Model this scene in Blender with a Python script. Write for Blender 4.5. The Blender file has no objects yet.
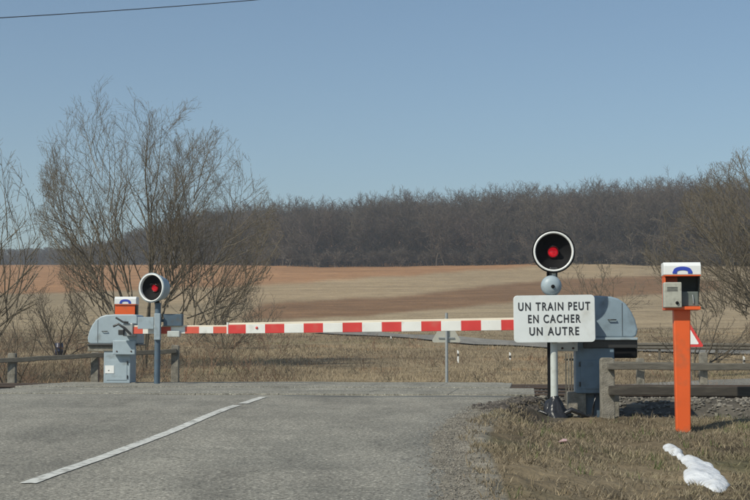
import bpy, math, random
import numpy as np
from mathutils import Vector, Matrix
R = math.radians
rng = np.random.default_rng(7)
random.seed(7)
S = bpy.context.scene
COL = S.collection

# ------------------------------------------------------------ camera
FP = 1450.0                       # focal length in photograph pixels (750 wide)
CAMZ = 0.65                       # eye height above the plateau of the crossing
PITCH = math.atan(99 / FP)
cd = bpy.data.cameras.new('camera'); cam = bpy.data.objects.new('camera', cd); COL.objects.link(cam)
cd.sensor_width = 36; cd.lens = FP / 750 * 36; cd.clip_end = 9000; cd.clip_start = 0.1
cam.location = (0, 0, CAMZ); cam.rotation_euler = (math.pi / 2 + PITCH, 0, 0)
S.camera = cam
# ------------------------------------------------------------ sky, sun, exposure
SUN_EL, SUN_AZ = 43.0, 227.0      # azimuth clockwise from +Y: behind the camera, to its left
w = bpy.data.worlds.new('World'); S.world = w; w.use_nodes = True
nt = w.node_tree; nt.nodes.clear()
out = nt.nodes.new('ShaderNodeOutputWorld'); bg = nt.nodes.new('ShaderNodeBackground')
sky = nt.nodes.new('ShaderNodeTexSky'); sky.sky_type = 'NISHITA'; sky.sun_disc = False
sky.sun_elevation = R(SUN_EL); sky.sun_rotation = R(SUN_AZ)
sky.air_density = 1.0; sky.dust_density = 0.5; sky.ozone_density = 1.2; sky.altitude = 200
bg.inputs['Strength'].default_value = 0.092
tint = nt.nodes.new('ShaderNodeVectorMath'); tint.operation = 'MULTIPLY'; tint.inputs[1].default_value = (.965, 1.055, 1.07)   # the camera's cyan white balance
nt.links.new(sky.outputs[0], tint.inputs[0]); nt.links.new(tint.outputs[0], bg.inputs['Color']); nt.links.new(bg.outputs[0], out.inputs['Surface'])
ld = bpy.data.lights.new('sun', 'SUN'); sun = bpy.data.objects.new('sun', ld); COL.objects.link(sun)
ld.energy = 4.1; ld.angle = R(0.5); ld.color = (1.0, 0.95, 0.81)
az, el = R(SUN_AZ), R(SUN_EL)
SUNV = Vector((math.sin(az) * math.cos(el), math.cos(az) * math.cos(el), math.sin(el)))
sun.rotation_euler = SUNV.to_track_quat('Z', 'Y').to_euler()
S.view_settings.view_transform = 'Standard'; S.view_settings.look = 'None'
S.view_settings.exposure = 0.0; S.view_settings.gamma = 1.0; S.view_settings.use_curve_mapping = False
S.render.engine = 'CYCLES'; S.cycles.max_bounces = 6; S.cycles.volume_bounces = 0

def at(px, py, Y):
    """world point at forward distance Y that the photograph shows at pixel px, py"""
    cx, cy = (px - 375) / FP, (250 - py) / FP
    d = Vector((cx, math.cos(PITCH) - cy * math.sin(PITCH), math.sin(PITCH) + cy * math.cos(PITCH)))
    return Vector((d.x * Y / d.y, Y, CAMZ + d.z * Y / d.y))
def proj(x, y, z):
    dz = z - CAMZ
    f = y * math.cos(PITCH) + dz * math.sin(PITCH); u = dz * math.cos(PITCH) - y * math.sin(PITCH)
    f = np.maximum(f, 1e-3)
    return 375 + FP * x / f, 250 - FP * u / f

# ------------------------------------------------------------ materials
def mat(name, col, rough=0.6, metal=0.0, vary=0.0, vscale=8.0, bump=0.0, bscale=40.0, attr=None, dirt=None, dscale=3.0,
        stretch=None, emit=None, estr=0.0, spec=0.5, coat=0.0, dlo=0.5, dhi=0.75):
    m = bpy.data.materials.new(name); m.use_nodes = True
    n, l = m.node_tree.nodes, m.node_tree.links
    p = n['Principled BSDF']
    p.inputs['Roughness'].default_value = rough; p.inputs['Metallic'].default_value = metal
    p.inputs['Specular IOR Level'].default_value = spec; p.inputs['Coat Weight'].default_value = coat
    tc = n.new('ShaderNodeTexCoord'); src = tc.outputs['Object']
    if stretch:
        mp = n.new('ShaderNodeMapping'); mp.inputs['Scale'].default_value = stretch
        l.new(src, mp.inputs['Vector']); src = mp.outputs[0]
    if attr:
        a = n.new('ShaderNodeAttribute'); a.attribute_name = attr; c = a.outputs['Color']
    else:
        rgb = n.new('ShaderNodeRGB'); rgb.outputs[0].default_value = (*col, 1); c = rgb.outputs[0]
    def noise(scale, detail=5):
        t = n.new('ShaderNodeTexNoise'); t.inputs['Scale'].default_value = scale; t.inputs['Detail'].default_value = detail
        l.new(src, t.inputs['Vector']); return t.outputs['Fac']
    if dirt:
        mr = n.new('ShaderNodeMapRange'); mr.inputs['From Min'].default_value = dlo; mr.inputs['From Max'].default_value = dhi
        l.new(noise(dscale, 8), mr.inputs['Value'])
        mx = n.new('ShaderNodeMix'); mx.data_type = 'RGBA'; mx.inputs['B'].default_value = (*dirt, 1)
        l.new(mr.outputs[0], mx.inputs['Factor']); l.new(c, mx.inputs['A']); c = mx.outputs['Result']
    if vary:
        mr = n.new('ShaderNodeMapRange'); mr.inputs['From Min'].default_value = .25; mr.inputs['From Max'].default_value = .75
        mr.inputs['To Min'].default_value = 1 - vary; mr.inputs['To Max'].default_value = 1 + vary
        l.new(noise(vscale, 8), mr.inputs['Value'])
        vm = n.new('ShaderNodeVectorMath'); vm.operation = 'SCALE'
        l.new(c, vm.inputs[0]); l.new(mr.outputs[0], vm.inputs['Scale']); c = vm.outputs[0]
    l.new(c, p.inputs['Base Color'])
    if bump:
        b = n.new('ShaderNodeBump'); b.inputs['Strength'].default_value = bump; b.inputs['Distance'].default_value = 0.02
        l.new(noise(bscale, 8), b.inputs['Height']); l.new(b.outputs[0], p.inputs['Normal'])
    if emit:
        p.inputs['Emission Color'].default_value = (*emit, 1); p.inputs['Emission Strength'].default_value = estr
    return m
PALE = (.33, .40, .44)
M = dict(
    paint=mat('blue_grey_paint', PALE, .45, vary=.10, vscale=6, dirt=(.17, .18, .17), dscale=5, bump=.08, bscale=90, dlo=.56, dhi=.82),
    slate=mat('slate_paint', (.075, .115, .155), .5, vary=.12, vscale=6, dirt=(.10, .10, .09), dscale=7, dlo=.55, dhi=.8),
    palegrey=mat('pale_grey_plastic', (.52, .55, .52), .5, vary=.08, vscale=9, dirt=(.3, .29, .25), dscale=6, dlo=.55, dhi=.8),
    white=mat('white_enamel', (.70, .74, .74), .35, vary=.04, vscale=5, dirt=(.50, .50, .46), dscale=4, dlo=.52, dhi=.85),
    ringwhite=mat('ring_white', (.78, .79, .77), .4, vary=.05),
    cream=mat('cream_sunlit_top', (.80, .72, .58), .5, vary=.08, vscale=4),  # top strip of the booms: sunlight is put into the colour
    bwhite=mat('boom_white', (.76, .76, .72), .45, vary=.07, vscale=5, dirt=(.45, .42, .36), dscale=4, dlo=.58, dhi=.85),
    bred=mat('boom_red', (.62, .045, .04), .45, vary=.10, vscale=5, dirt=(.45, .12, .09), dscale=5, dlo=.55, dhi=.85),
    farred=mat('boom_faded_red', (.66, .10, .06), .5, vary=.10, vscale=5),
    black=mat('black_paint', (.007, .007, .008), .7, vary=.2, vscale=8, spec=.15),
    visor=mat('grey_black_visor', (.035, .035, .035), .35),
    rubber=mat('black_sleeve', (.022, .023, .026), .3, vary=.3, vscale=9, bump=.6, bscale=14),
    lens=mat('red_lens', (.35, .01, .015), .2, emit=(.85, .012, .03), estr=.42),
    glow=mat('red_lens_dim', (.03, .004, .004), .25, emit=(1, .02, .02), estr=.02),
    letter=mat('black_lettering', (.022, .024, .03), .5),
    orange=mat('orange_enamel', (.75, .115, .022), .42, vary=.05, vscale=4, dirt=(.42, .12, .05), dscale=6, dlo=.52, dhi=.8),
    bluesym=mat('blue_symbol', (.03, .06, .42), .4),
    keypad=mat('grey_phone_casing', (.40, .40, .34), .5, vary=.1, vscale=12, dirt=(.22, .21, .18), dscale=18, dlo=.5, dhi=.8),
    recess=mat('dark_green_shaded_lining', (.045, .06, .055), .6, vary=.2, vscale=12),  # shade under the telephone hood is put into this dark green
    tarred=mat('tarred_timber', (.045, .038, .030), .75, vary=.3, vscale=9, stretch=(.6, 4, 4), dirt=(.10, .09, .07), dscale=5),
    near_shade_paint=mat('blue_grey_paint_shaded', (.24, .315, .37), .42, vary=.12, vscale=6, dirt=(.13, .15, .16), dscale=5, bump=.08, bscale=90, dlo=.52, dhi=.8),  # near housing: blue grey darkened for the shadow falling on it
    ped_shade_paint=mat('blue_grey_paint_deep_shade', (.15, .215, .275), .45, vary=.12, vscale=6, dirt=(.09, .11, .12), dscale=5, dlo=.54, dhi=.8),  # near pedestal: same blue grey, darker still for the sign's shadow
    greygreen=mat('grey_green_box', (.13, .15, .135), .5, vary=.15, vscale=14),
    concrete=mat('concrete', (.25, .23, .19), .9, vary=.3, vscale=14, dirt=(.09, .085, .065), dscale=9, bump=.6, bscale=60, dlo=.45, dhi=.8),
    darkrail=mat('weathered_rail', (.12, .11, .09), .8, vary=.3, vscale=9, stretch=(.6, 4, 4), bump=.3, bscale=30),
    steel=mat('galvanised_steel', (.35, .37, .37), .45, metal=.3, vary=.12, vscale=12),
    signback=mat('sign_back', (.47, .46, .39), .55, vary=.08, vscale=9),
    rust=mat('rusty_rail', (.075, .052, .04), .75, vary=.25, vscale=10),
    railhead=mat('polished_rail', (.30, .29, .27), .35, metal=.7),
    sleeper=mat('concrete_sleeper', (.22, .20, .17), .9, vary=.2, vscale=9, bump=.4, bscale=40),
    panel=mat('crossing_panel', (.27, .26, .23), .85, vary=.22, vscale=3, dirt=(.09, .088, .08), dscale=2.2, bump=.4, bscale=50),
    bark=mat('bark', (.125, .105, .072), .9, vary=.3, vscale=5),
    twig=mat('twigs', (.155, .13, .092), .9, vary=.25, vscale=.8),
    bark2=mat('dark_bark', (.085, .07, .05), .9, vary=.3, vscale=5),
    twig2=mat('dark_twigs', (.115, .095, .068), .9, vary=.25, vscale=.8),
    wood=mat('wood_edge_trees', (1, 1, 1), .95, attr='col'),
    grass=mat('dry_grass', (1, 1, 1), .85, attr='col', spec=.2),
    stone=mat('ballast_stone', (1, 1, 1), .9, attr='col', bump=.4, bscale=60),
    snow=mat('old_snow', (.64, .66, .68), .7, dirt=(.42, .39, .33), dscale=11, dlo=.56, dhi=.8, vary=.08, vscale=10, bump=.7, bscale=24),
    bag=mat('dark_blue_plastic', (.018, .026, .06), .4, vary=.3, vscale=12),
    yellow=mat('yellow_paint', (.70, .42, .03), .5),
    pink=mat('faded_paper', (.62, .42, .42), .8, vary=.1),
    cable=mat('cable', (.05, .055, .065), .5),
    paintline=mat('road_paint', (.60, .60, .55), .7, vary=.14, vscale=7, dirt=(.24, .235, .205), dscale=14, dlo=.50, dhi=.66),
)
def asphalt(name, base, lo, fleck):
    m = bpy.data.materials.new(name); m.use_nodes = True
    n, l = m.node_tree.nodes, m.node_tree.links; p = n['Principled BSDF']; p.inputs['Roughness'].default_value = .85
    p.inputs['Specular IOR Level'].default_value = .3
    tc = n.new('ShaderNodeTexCoord')
    def noise(sc, det, rough=.6, vec=None):
        t = n.new('ShaderNodeTexNoise'); t.inputs['Scale'].default_value = sc; t.inputs['Detail'].default_value = det
        t.inputs['Roughness'].default_value = rough
        l.new(vec if vec else tc.outputs['Object'], t.inputs['Vector']); return t.outputs['Fac']
    def ramp(f, stops):
        r = n.new('ShaderNodeValToRGB'); r.color_ramp.elements.remove(r.color_ramp.elements[0])
        e = r.color_ramp.elements
        e[0].position, e[0].color = stops[0][0], (*stops[0][1], 1)
        for ps, c in stops[1:]:
            x = e.new(ps); x.color = (*c, 1)
        l.new(f, r.inputs[0]); return r.outputs[0]
    def mul(a, b, fac=1):
        mx = n.new('ShaderNodeMix'); mx.data_type = 'RGBA'; mx.blend_type = 'MULTIPLY'; mx.inputs['Factor'].default_value = fac
        l.new(a, mx.inputs['A']); l.new(b, mx.inputs['B']); return mx.outputs['Result']
    g = lambda v: (v, v, v)
    mp = n.new('ShaderNodeMapping'); mp.inputs['Scale'].default_value = (1, .22, 1); mp.inputs['Rotation'].default_value = (0, 0, R(-5))
    l.new(tc.outputs['Object'], mp.inputs['Vector'])
    c = ramp(noise(.9, 6), [(.34, lo), (.56, base)])
    c = mul(c, ramp(noise(1.3, 5, .6, mp.outputs[0]), [(.30, g(.76)), (.5, g(1.0)), (.68, g(1.14))]))
    c = mul(c, ramp(noise(38, 4, .8), [(.36, g(.42)), (.5, g(1.0)), (.64, g(1.6))]))
    v = n.new('ShaderNodeTexVoronoi'); v.inputs['Scale'].default_value = 62; l.new(tc.outputs['Object'], v.inputs['Vector'])
    c = mul(c, ramp(v.outputs['Color'], [(.0, g(.72)), (.8, g(1.02)), (.94, g(fleck))]))
    # cracks
    vc = n.new('ShaderNodeTexVoronoi'); vc.feature = 'DISTANCE_TO_EDGE'; vc.inputs['Scale'].default_value = .42
    wv = n.new('ShaderNodeVectorMath'); wv.operation = 'ADD'; nz = n.new('ShaderNodeTexNoise'); nz.inputs['Scale'].default_value = 1.6; nz.inputs['Detail'].default_value = 6
    l.new(tc.outputs['Object'], nz.inputs['Vector']); l.new(tc.outputs['Object'], wv.inputs[0]); l.new(nz.outputs['Color'], wv.inputs[1])
    l.new(wv.outputs[0], vc.inputs['Vector'])
    c = mul(c, ramp(vc.outputs['Distance'], [(.0, g(.55)), (.008, g(1))]), .6)
    l.new(c, p.inputs['Base Color'])
    b = n.new('ShaderNodeBump'); b.inputs['Strength'].default_value = .7; b.inputs['Distance'].default_value = .012
    l.new(noise(48, 4, .8), b.inputs['Height']); l.new(b.outputs[0], p.inputs['Normal'])
    return m
M['asphalt'] = asphalt('asphalt', (.285, .270, .226), (.225, .216, .182), 1.8)
M['asphalt_far'] = asphalt('asphalt_far', (.25, .235, .205), (.21, .20, .175), 1.2)
# terrain material: field colours come from the attribute, broken up by noise at three scales
def ground_mat():
    m = bpy.data.materials.new('ground'); m.use_nodes = True
    n, l = m.node_tree.nodes, m.node_tree.links; p = n['Principled BSDF']; p.inputs['Roughness'].default_value = .95
    p.inputs['Specular IOR Level'].default_value = .15
    a = n.new('ShaderNodeAttribute'); a.attribute_name = 'col'; c = a.outputs['Color']
    tc = n.new('ShaderNodeTexCoord')
    def layer(c, sc, lo, hi, st=None, rot=0):
        src = tc.outputs['Object']
        if st:
            mp = n.new('ShaderNodeMapping'); mp.inputs['Scale'].default_value = st; mp.inputs['Rotation'].default_value = (0, 0, rot)
            l.new(src, mp.inputs['Vector']); src = mp.outputs[0]
        t = n.new('ShaderNodeTexNoise'); t.inputs['Scale'].default_value = sc; t.inputs['Detail'].default_value = 9; t.inputs['Roughness'].default_value = .65
        l.new(src, t.inputs['Vector'])
        r = n.new('ShaderNodeMapRange'); r.inputs['From Min'].default_value = .3; r.inputs['From Max'].default_value = .7
        r.inputs['To Min'].default_value = lo; r.inputs['To Max'].default_value = hi
        l.new(t.outputs['Fac'], r.inputs['Value'])
        vm = n.new('ShaderNodeVectorMath'); vm.operation = 'SCALE'; l.new(c, vm.inputs[0]); l.new(r.outputs[0], vm.inputs['Scale'])
        return vm.outputs[0]
    c = layer(c, 4.5, .6, 1.4); c = layer(c, .45, .82, 1.18); c = layer(c, .05, .88, 1.12)
    c = layer(c, .35, .78, 1.22, (.12, 1.6, 1), R(20)); c = layer(c, .16, .86, 1.14, (.06, 1.8, 1), R(-8))
    l.new(c, p.inputs['Base Color'])
    b = n.new('ShaderNodeBump'); b.inputs['Strength'].default_value = .6; b.inputs['Distance'].default_value = .06
    t = n.new('ShaderNodeTexNoise'); t.inputs['Scale'].default_value = 9; t.inputs['Detail'].default_value = 10
    l.new(tc.outputs['Object'], t.inputs['Vector']); l.new(t.outputs['Fac'], b.inputs['Height']); l.new(b.outputs[0], p.inputs['Normal'])
    return m
M['ground'] = ground_mat()

# ------------------------------------------------------------ object helpers
def tag(o, label=None, cat=None, group=None, kind=None):
    if label: o['label'] = label
    if cat: o['category'] = cat
    if group: o['group'] = group
    if kind: o['kind'] = kind
    return o
def thing(name, label, cat, loc, rotz=0, group=None):
    o = bpy.data.objects.new(name, None); COL.objects.link(o); o.empty_display_size = .2
    o.location = loc; o.rotation_euler = (0, 0, rotz); return tag(o, label, cat, group)
class MB:
    def __init__(s): s.v = []; s.f = []; s.m = []; s.sm = []
    def add(s, vs, fs, mi=0, smooth=False):
        b = len(s.v); s.v += [tuple(v) for v in vs]
        for f in fs: s.f.append([i + b for i in f]); s.m.append(mi); s.sm.append(smooth)
        return s
    def box(s, x0, x1, y0, y1, z0, z1, mi=0, bev=0.0):
        c = Vector(((x0 + x1) / 2, (y0 + y1) / 2, (z0 + z1) / 2)); h = Vector((abs(x1 - x0) / 2, abs(y1 - y0) / 2, abs(z1 - z0) / 2))
        if bev <= 0:
            vs = [c + Vector((sx * h.x, sy * h.y, sz * h.z)) for sx in (-1, 1) for sy in (-1, 1) for sz in (-1, 1)]
            return s.add(vs, [(0, 1, 3, 2), (4, 6, 7, 5), (0, 4, 5, 1), (2, 3, 7, 6), (0, 2, 6, 4), (1, 5, 7, 3)], mi)
        b = min(bev, h.x * .9, h.y * .9, h.z * .9)
        import bmesh
        bm = bmesh.new(); bmesh.ops.create_cube(bm, size=2)
        for v in bm.verts: v.co = Vector((v.co.x * h.x, v.co.y * h.y, v.co.z * h.z)) + c
        bmesh.ops.bevel(bm, geom=list(bm.edges), offset=b, segments=2, affect='EDGES', profile=.5)
        bm.verts.index_update(); s.add([v.co for v in bm.verts], [[v.index for v in f.verts] for f in bm.faces], mi); bm.free(); return s
    def tube(s, pts, rad, n=10, mi=0, cap=True):
        pts = [Vector(p) for p in pts]; rad = rad if isinstance(rad, (list, tuple)) else [rad] * len(pts)
        vs = []; fs = []
        for i, p in enumerate(pts):
            t = (pts[min(i + 1, len(pts) - 1)] - pts[max(i - 1, 0)]).normalized()
            a = t.cross(Vector((0, 0, 1)) if abs(t.z) < .9 else Vector((0, 1, 0))).normalized(); b = t.cross(a)
            for k in range(n):
                q = 2 * math.pi * k / n; vs.append(p + (a * math.cos(q) + b * math.sin(q)) * rad[i])
        for i in range(len(pts) - 1):
            for k in range(n): fs.append((i * n + k, i * n + (k + 1) % n, (i + 1) * n + (k + 1) % n, (i + 1) * n + k))
        s.add(vs, fs, mi, True)
        if cap: s.add(vs[:n], [tuple(range(n))], mi); s.add(vs[-n:], [tuple(range(n))[::-1]], mi)
        return s
    def lathe(s, prof, mi=0, n=40, axis='Y', c=(0, 0, 0), closed=False):
        """prof: (radius, position along axis)"""
        vs = []; fs = []; c = Vector(c)
        for r, h in prof:
            for k in range(n):
                q = 2 * math.pi * k / n; a, b = r * math.cos(q), r * math.sin(q)
                vs.append(c + (Vector((a, h, b)) if axis == 'Y' else Vector((a, b, h)) if axis == 'Z' else Vector((h, a, b))))
        for i in range(len(prof) - 1):
            for k in range(n): fs.append((i * n + k, i * n + (k + 1) % n, (i + 1) * n + (k + 1) % n, (i + 1) * n + k))
        return s.add(vs, fs, mi, True)
    def prism(s, poly, y0, y1, mi=0, plane='XZ'):
        n = len(poly)
        g = (lambda p, y: (p[0], y, p[1])) if plane == 'XZ' else (lambda p, y: (p[0], p[1], y)) if plane == 'XY' else (lambda p, y: (y, p[0], p[1]))
        vs = [g(p, y0) for p in poly] + [g(p, y1) for p in poly]
        fs = [tuple(range(n)), tuple(range(2 * n - 1, n - 1, -1))] + [(i, i + n, (i + 1) % n + n, (i + 1) % n) for i in range(n)]
        return s.add(vs, fs, mi)
    def build(s, name, m, parent=None, loc=None, bevel=0, autosmooth=True):
        me = bpy.data.meshes.new(name); me.from_pydata(s.v, [], s.f)
        for mm in (m if isinstance(m, (list, tuple)) else [m]): me.materials.append(mm)
        me.polygons.foreach_set('material_index', s.m); me.polygons.foreach_set('use_smooth', s.sm)
        import bmesh
        bm = bmesh.new(); bm.from_mesh(me); bmesh.ops.recalc_face_normals(bm, faces=bm.faces)
        bm.to_mesh(me); bm.free(); me.update()
        o = bpy.data.objects.new(name, me); COL.objects.link(o)
        if parent: o.parent = parent
        if loc is not None: o.location = loc
        if bevel:
            md = o.modifiers.new('bevel', 'BEVEL'); md.width = bevel; md.segments = 2; md.limit_method = 'ANGLE'
        return o
def np_mesh(name, V, F, m, colors=None, parent=None, smooth=False):
    """V (n,3); F (k,3) or (k,4)"""
    me = bpy.data.meshes.new(name); k = F.shape[1]
    me.vertices.add(len(V)); me.vertices.foreach_set('co', np.asarray(V, np.float32).ravel())
    me.loops.add(F.size); me.loops.foreach_set('vertex_index', F.astype(np.int32).ravel())
    me.polygons.add(len(F)); me.polygons.foreach_set('loop_start', np.arange(0, F.size, k, dtype=np.int32))
    me.polygons.foreach_set('use_smooth', np.full(len(F), smooth))
    me.update(calc_edges=True)
    if colors is not None:
        a = me.color_attributes.new('col', 'FLOAT_COLOR', 'POINT')
        c = np.ones((len(V), 4), np.float32); c[:, :3] = colors; a.data.foreach_set('color', c.ravel())
    me.materials.append(m)
    o = bpy.data.objects.new(name, me); COL.objects.link(o)
    if parent: o.parent = parent
    return o
# smooth value noise for shaping the land
_tab = rng.random((256, 256))
def vnoise(x, y):
    x = np.asarray(x, float); y = np.asarray(y, float); xi = np.floor(x).astype(int); yi = np.floor(y).astype(int); fx = x - xi; fy = y - yi
    fx = fx * fx * (3 - 2 * fx); fy = fy * fy * (3 - 2 * fy)
    g = lambda a, b: _tab[a & 255, b & 255]
    return (g(xi, yi) * (1 - fx) * (1 - fy) + g(xi + 1, yi) * fx * (1 - fy) + g(xi, yi + 1) * (1 - fx) * fy + g(xi + 1, yi + 1) * fx * fy) * 2 - 1

# ------------------------------------------------------------ the land
SK = 0.105                                   # tracks run slightly towards us on the right
TOP_PX = [-80, 0, 60, 110, 150, 200, 240, 280, 330, 360, 400, 440, 500, 560, 600, 640, 680, 760, 900]
EDGE_D = [620, 600, 560, 500, 430, 360, 325, 305, 300, 300, 300, 300, 296, 292, 290, 288, 285, 285, 285]    # distance of the wood's edge
def smooth(a, b, v): t = np.clip((v - a) / (b - a), 0, 1); return t * t * (3 - 2 * t)
def edge_r(y): return np.interp(y, [-40, 9, 12, 14, 16, 17.5, 18.6, 20, 29, 31], [.1, .50, .62, .74, 1.02, 1.35, 1.75, 2.15, 2.7, 2.9])
def edge_l(y): return np.interp(y, [-40, 9, 18.6, 20.5, 22.5, 27, 31], [-7.2, -6.2, -6.4, -6.3, -5.2, -3.9, -3.6])
def road_z(y): return np.interp(y, [-40, 17, 19.5, 28.5, 31, 60], [-1.93, -.04, 0, 0, -.1, -1.9])
FAR_T = [28.3, 30, 33, 38, 45, 52, 60, 70, 80, 95, 110, 150, 200, 260, 300, 400, 700, 1200, 3200]
FAR_Z = [-.06, -.45, -.85, -.75, -.32, -.06, .30, .78, 1.30, 1.95, 2.55, 4.9, 8.8, 13.9, 18.0, 24, 38.6, 46, 50]
def gz(x, y, rough=True):
    x = np.asarray(x, float); y = np.asarray(y, float)
    t = y + SK * np.clip(x, -40, 40)
    near = np.interp(t, [-40, 9, 12, 17.4, 18.9, 19.5, 20.1, 20.8, 21.1, 28.3], [-2.1, -.60, -.46, -.31, -.22, -.32, -.62, -.15, -.05, -.06])
    left = np.interp(t, [-40, 9, 17, 20.4, 21.1, 28.3], [-2.1, -.5, -.2, -.14, -.06, -.06])
    side = np.where(x > (edge_r(y) + edge_l(y)) / 2, near, left)
    inside = np.minimum(x - edge_l(y), edge_r(y) - x)          # > 0 on the road
    k = smooth(-np.interp(y, [14.5, 17.5], [1.9, .55]), -.14, inside)
    z1 = side * (1 - k) + (road_z(y) - .028) * k
    z2 = np.interp(t, FAR_T, FAR_Z)
    z2 = z2 + 8 * smooth(0, 85, y - 16 - np.interp(x / np.maximum(y, 1) * FP + 375, TOP_PX, EDGE_D))
    z = np.where(t < 28.3, z1, z2)
    if rough:
        a = np.clip((y - 26) / 30, 0, 1)
        z = z + a * (.10 * vnoise(x * .21, y * .21) + np.clip(y / 300, 0, 1) * .5 * vnoise(x * .02 + 9, y * .02))
        q = (inside < -.15) & (t < 20.9)
        z = z + np.where(q, .025 * vnoise(x * 3, y * 3) + .02 * vnoise(x * 7, y * 7), 0)
    return z
rows = np.unique(np.concatenate([np.linspace(-40, 6, 16), np.linspace(6, 31, 170), 31 + (np.geomspace(1, 1500, 310) - 1)]))
us = np.unique(np.concatenate([np.linspace(-1.6, -.42, 26), np.linspace(-.42, .42, 420), np.linspace(.42, 1.6, 26)]))
Yg, Ug = np.meshgrid(rows, us, indexing='ij'); Xg = Ug * (np.maximum(Yg, 0) + 12)
Zg = gz(Xg, Yg)
def in_poly(px, py, poly):
    r = np.zeros(px.shape, bool); n = len(poly)
    for i in range(n):
        x1, y1 = poly[i]; x2, y2 = poly[(i + 1) % n]
        c = ((y1 > py) != (y2 > py)) & (px < (x2 - x1) * (py - y1) / ((y2 - y1) or 1e-9) + x1); r ^= c
    return r
C_STRAW = np.array((.31, .24, .15)); C_MEADOW = np.array((.25, .195, .12)); C_PLOUGH = np.array((.34, .185, .09))
C_BROWN = np.array((.205, .120, .062)); C_PALE = np.array((.335, .25, .15)); C_VERGE = np.array((.185, .145, .09)); C_GRIT = np.array((.10, .09, .075))
PX, PY = proj(Xg, Yg, Zg)
PYj = PY + 1.2 * vnoise(PX * .06, PY * .06)
colr = np.empty(Xg.shape + (3,)); colr[:] = C_MEADOW
m_ = Yg > 88; colr[m_] = C_STRAW
m_ = (Yg > 88) & (PX < 240); colr[m_] = C_MEADOW * 1.15
far = Yg > 88
P1 = [(-60, 255), (545, 255), (545, 266), (262, 285), (150, 290), (-60, 296)]
P2 = [(545, 255), (640, 255), (640, 276), (540, 280), (400, 297), (262, 303), (150, 305), (150, 290), (262, 285), (545, 266)]
P3 = [(262, 303), (400, 297), (540, 280), (640, 276), (720, 280), (720, 290), (640, 296), (500, 303), (400, 313), (300, 319), (240, 319)]
colr[far & in_poly(PX, PYj, P1)] = C_PLOUGH; colr[far & in_poly(PX, PYj, P2)] = C_PALE; colr[far & in_poly(PX, PYj, P3)] = C_BROWN
for _ in range(2):                                  # field edges are not knife-sharp
    b_ = (np.roll(colr, 1, 0) + np.roll(colr, -1, 0) + np.roll(colr, 2, 1) + np.roll(colr, -2, 1) + 2 * colr) / 6; colr[far] = b_[far]
colr[Yg > 330] = C_BROWN * .7
tt = Yg + SK * np.clip(Xg, -40, 40)
colr[tt < 28.5] = C_VERGE
colr[(tt > 19.2) & (tt < 28.8)] = C_GRIT
ins = np.minimum(Xg - edge_l(Yg), edge_r(Yg) - Xg)
gm = (tt < 28.5) & (ins > -.35); colr[gm] = (.225, .205, .165)
dk = (ins < .02) & (ins > -.75) & (tt > 17.0) & (tt < 19.6) & (Xg > 0); colr[dk] = (.085, .072, .055)
vg = (tt < 19.5) & (Xg > 0) & (ins < -.3)
p1 = np.clip(vnoise(Xg * 1.6 + 5, Yg * 1.2) + .5 * vnoise(Xg * 4, Yg * 3), 0, 1)[..., None]; p2 = np.clip(vnoise(Xg * .9 + 50, Yg * .9 + 7), 0, 1)[..., None]
cv = colr * (1 - .55 * p1) ; cv = cv * (1 - .6 * p2) + np.array((.10, .105, .05)) * .6 * p2; colr[vg] = cv[vg]
gm = (tt < 20.5) & (Xg < edge_l(Yg)); colr[gm] = (.20, .175, .13)
nr, nc = Xg.shape; idx = np.arange(nr * nc).reshape(nr, nc)
F = np.stack([idx[:-1, :-1], idx[:-1, 1:], idx[1:, 1:], idx[1:, :-1]], -1).reshape(-1, 4)
o = np_mesh('ground', np.stack([Xg, Yg, Zg], -1).reshape(-1, 3), F, M['ground'], colr.reshape(-1, 3), smooth=True); tag(o, kind='structure')

# road from behind the camera up and over the crossing
ys = np.unique(np.concatenate([np.linspace(-40, 6, 12), np.linspace(6, 31, 180)])); vs = np.linspace(0, 1, 34)
Yr, Vr = np.meshgrid(ys, vs, indexing='ij')
el_ = edge_l(Yr) + .05 * vnoise(Yr * 1.1, Yr * 0 + 3); er_ = edge_r(Yr) + .07 * vnoise(Yr * 1.3, Yr * 0 + 8) + .035 * vnoise(Yr * 5, Yr * 0)
Xr = el_ + (er_ - el_) * Vr
Zr = road_z(Yr) + .012 * vnoise(Xr * .8, Yr * .5) - .035 * np.clip((np.abs(Vr - .5) * 2 - .965) / .035, 0, 1) * 2
idx = np.arange(Xr.size).reshape(Xr.shape)
F = np.stack([idx[:-1, :-1], idx[:-1, 1:], idx[1:, 1:], idx[1:, :-1]], -1).reshape(-1, 4)
tag(np_mesh('road', np.stack([Xr, Yr, Zr], -1).reshape(-1, 3), F, M['asphalt'], smooth=True), kind='structure')
def ribbon(name, pts, wd, lift, m, step=1.0):
    P = np.array(pts, float)
    for _ in range(3):                                   # Chaikin smoothing
        Q = [P[0]]
        for a, b in zip(P[:-1], P[1:]): Q += [a * .75 + b * .25, a * .25 + b * .75]
        P = np.array(Q + [P[-1]])
    T = np.gradient(P, axis=0); T /= np.linalg.norm(T, axis=1)[:, None]; N = np.stack([-T[:, 1], T[:, 0]], 1)
    k = np.linspace(-.5, .5, 9)
    X = P[:, None, 0] + N[:, None, 0] * k * wd; Y = P[:, None, 1] + N[:, None, 1] * k * wd
    Zc = gz(P[:, 0], P[:, 1])
    Z = np.maximum(gz(X, Y), Zc[:, None] - .1) + lift
    idx = np.arange(X.size).reshape(X.shape)
    F = np.stack([idx[:-1, :-1], idx[:-1, 1:], idx[1:, 1:], idx[1:, :-1]], -1).reshape(-1, 4)
    return tag(np_mesh(name, np.stack([X, Y, Z], -1).reshape(-1, 3), F, m, smooth=True), kind='structure')
ribbon('road', [(-.4, 30.9), (1, 34), (4, 37.5), (10, 40.5), (20, 43.5), (44, 53)], 5.8, .06, M['asphalt_far'])
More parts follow.
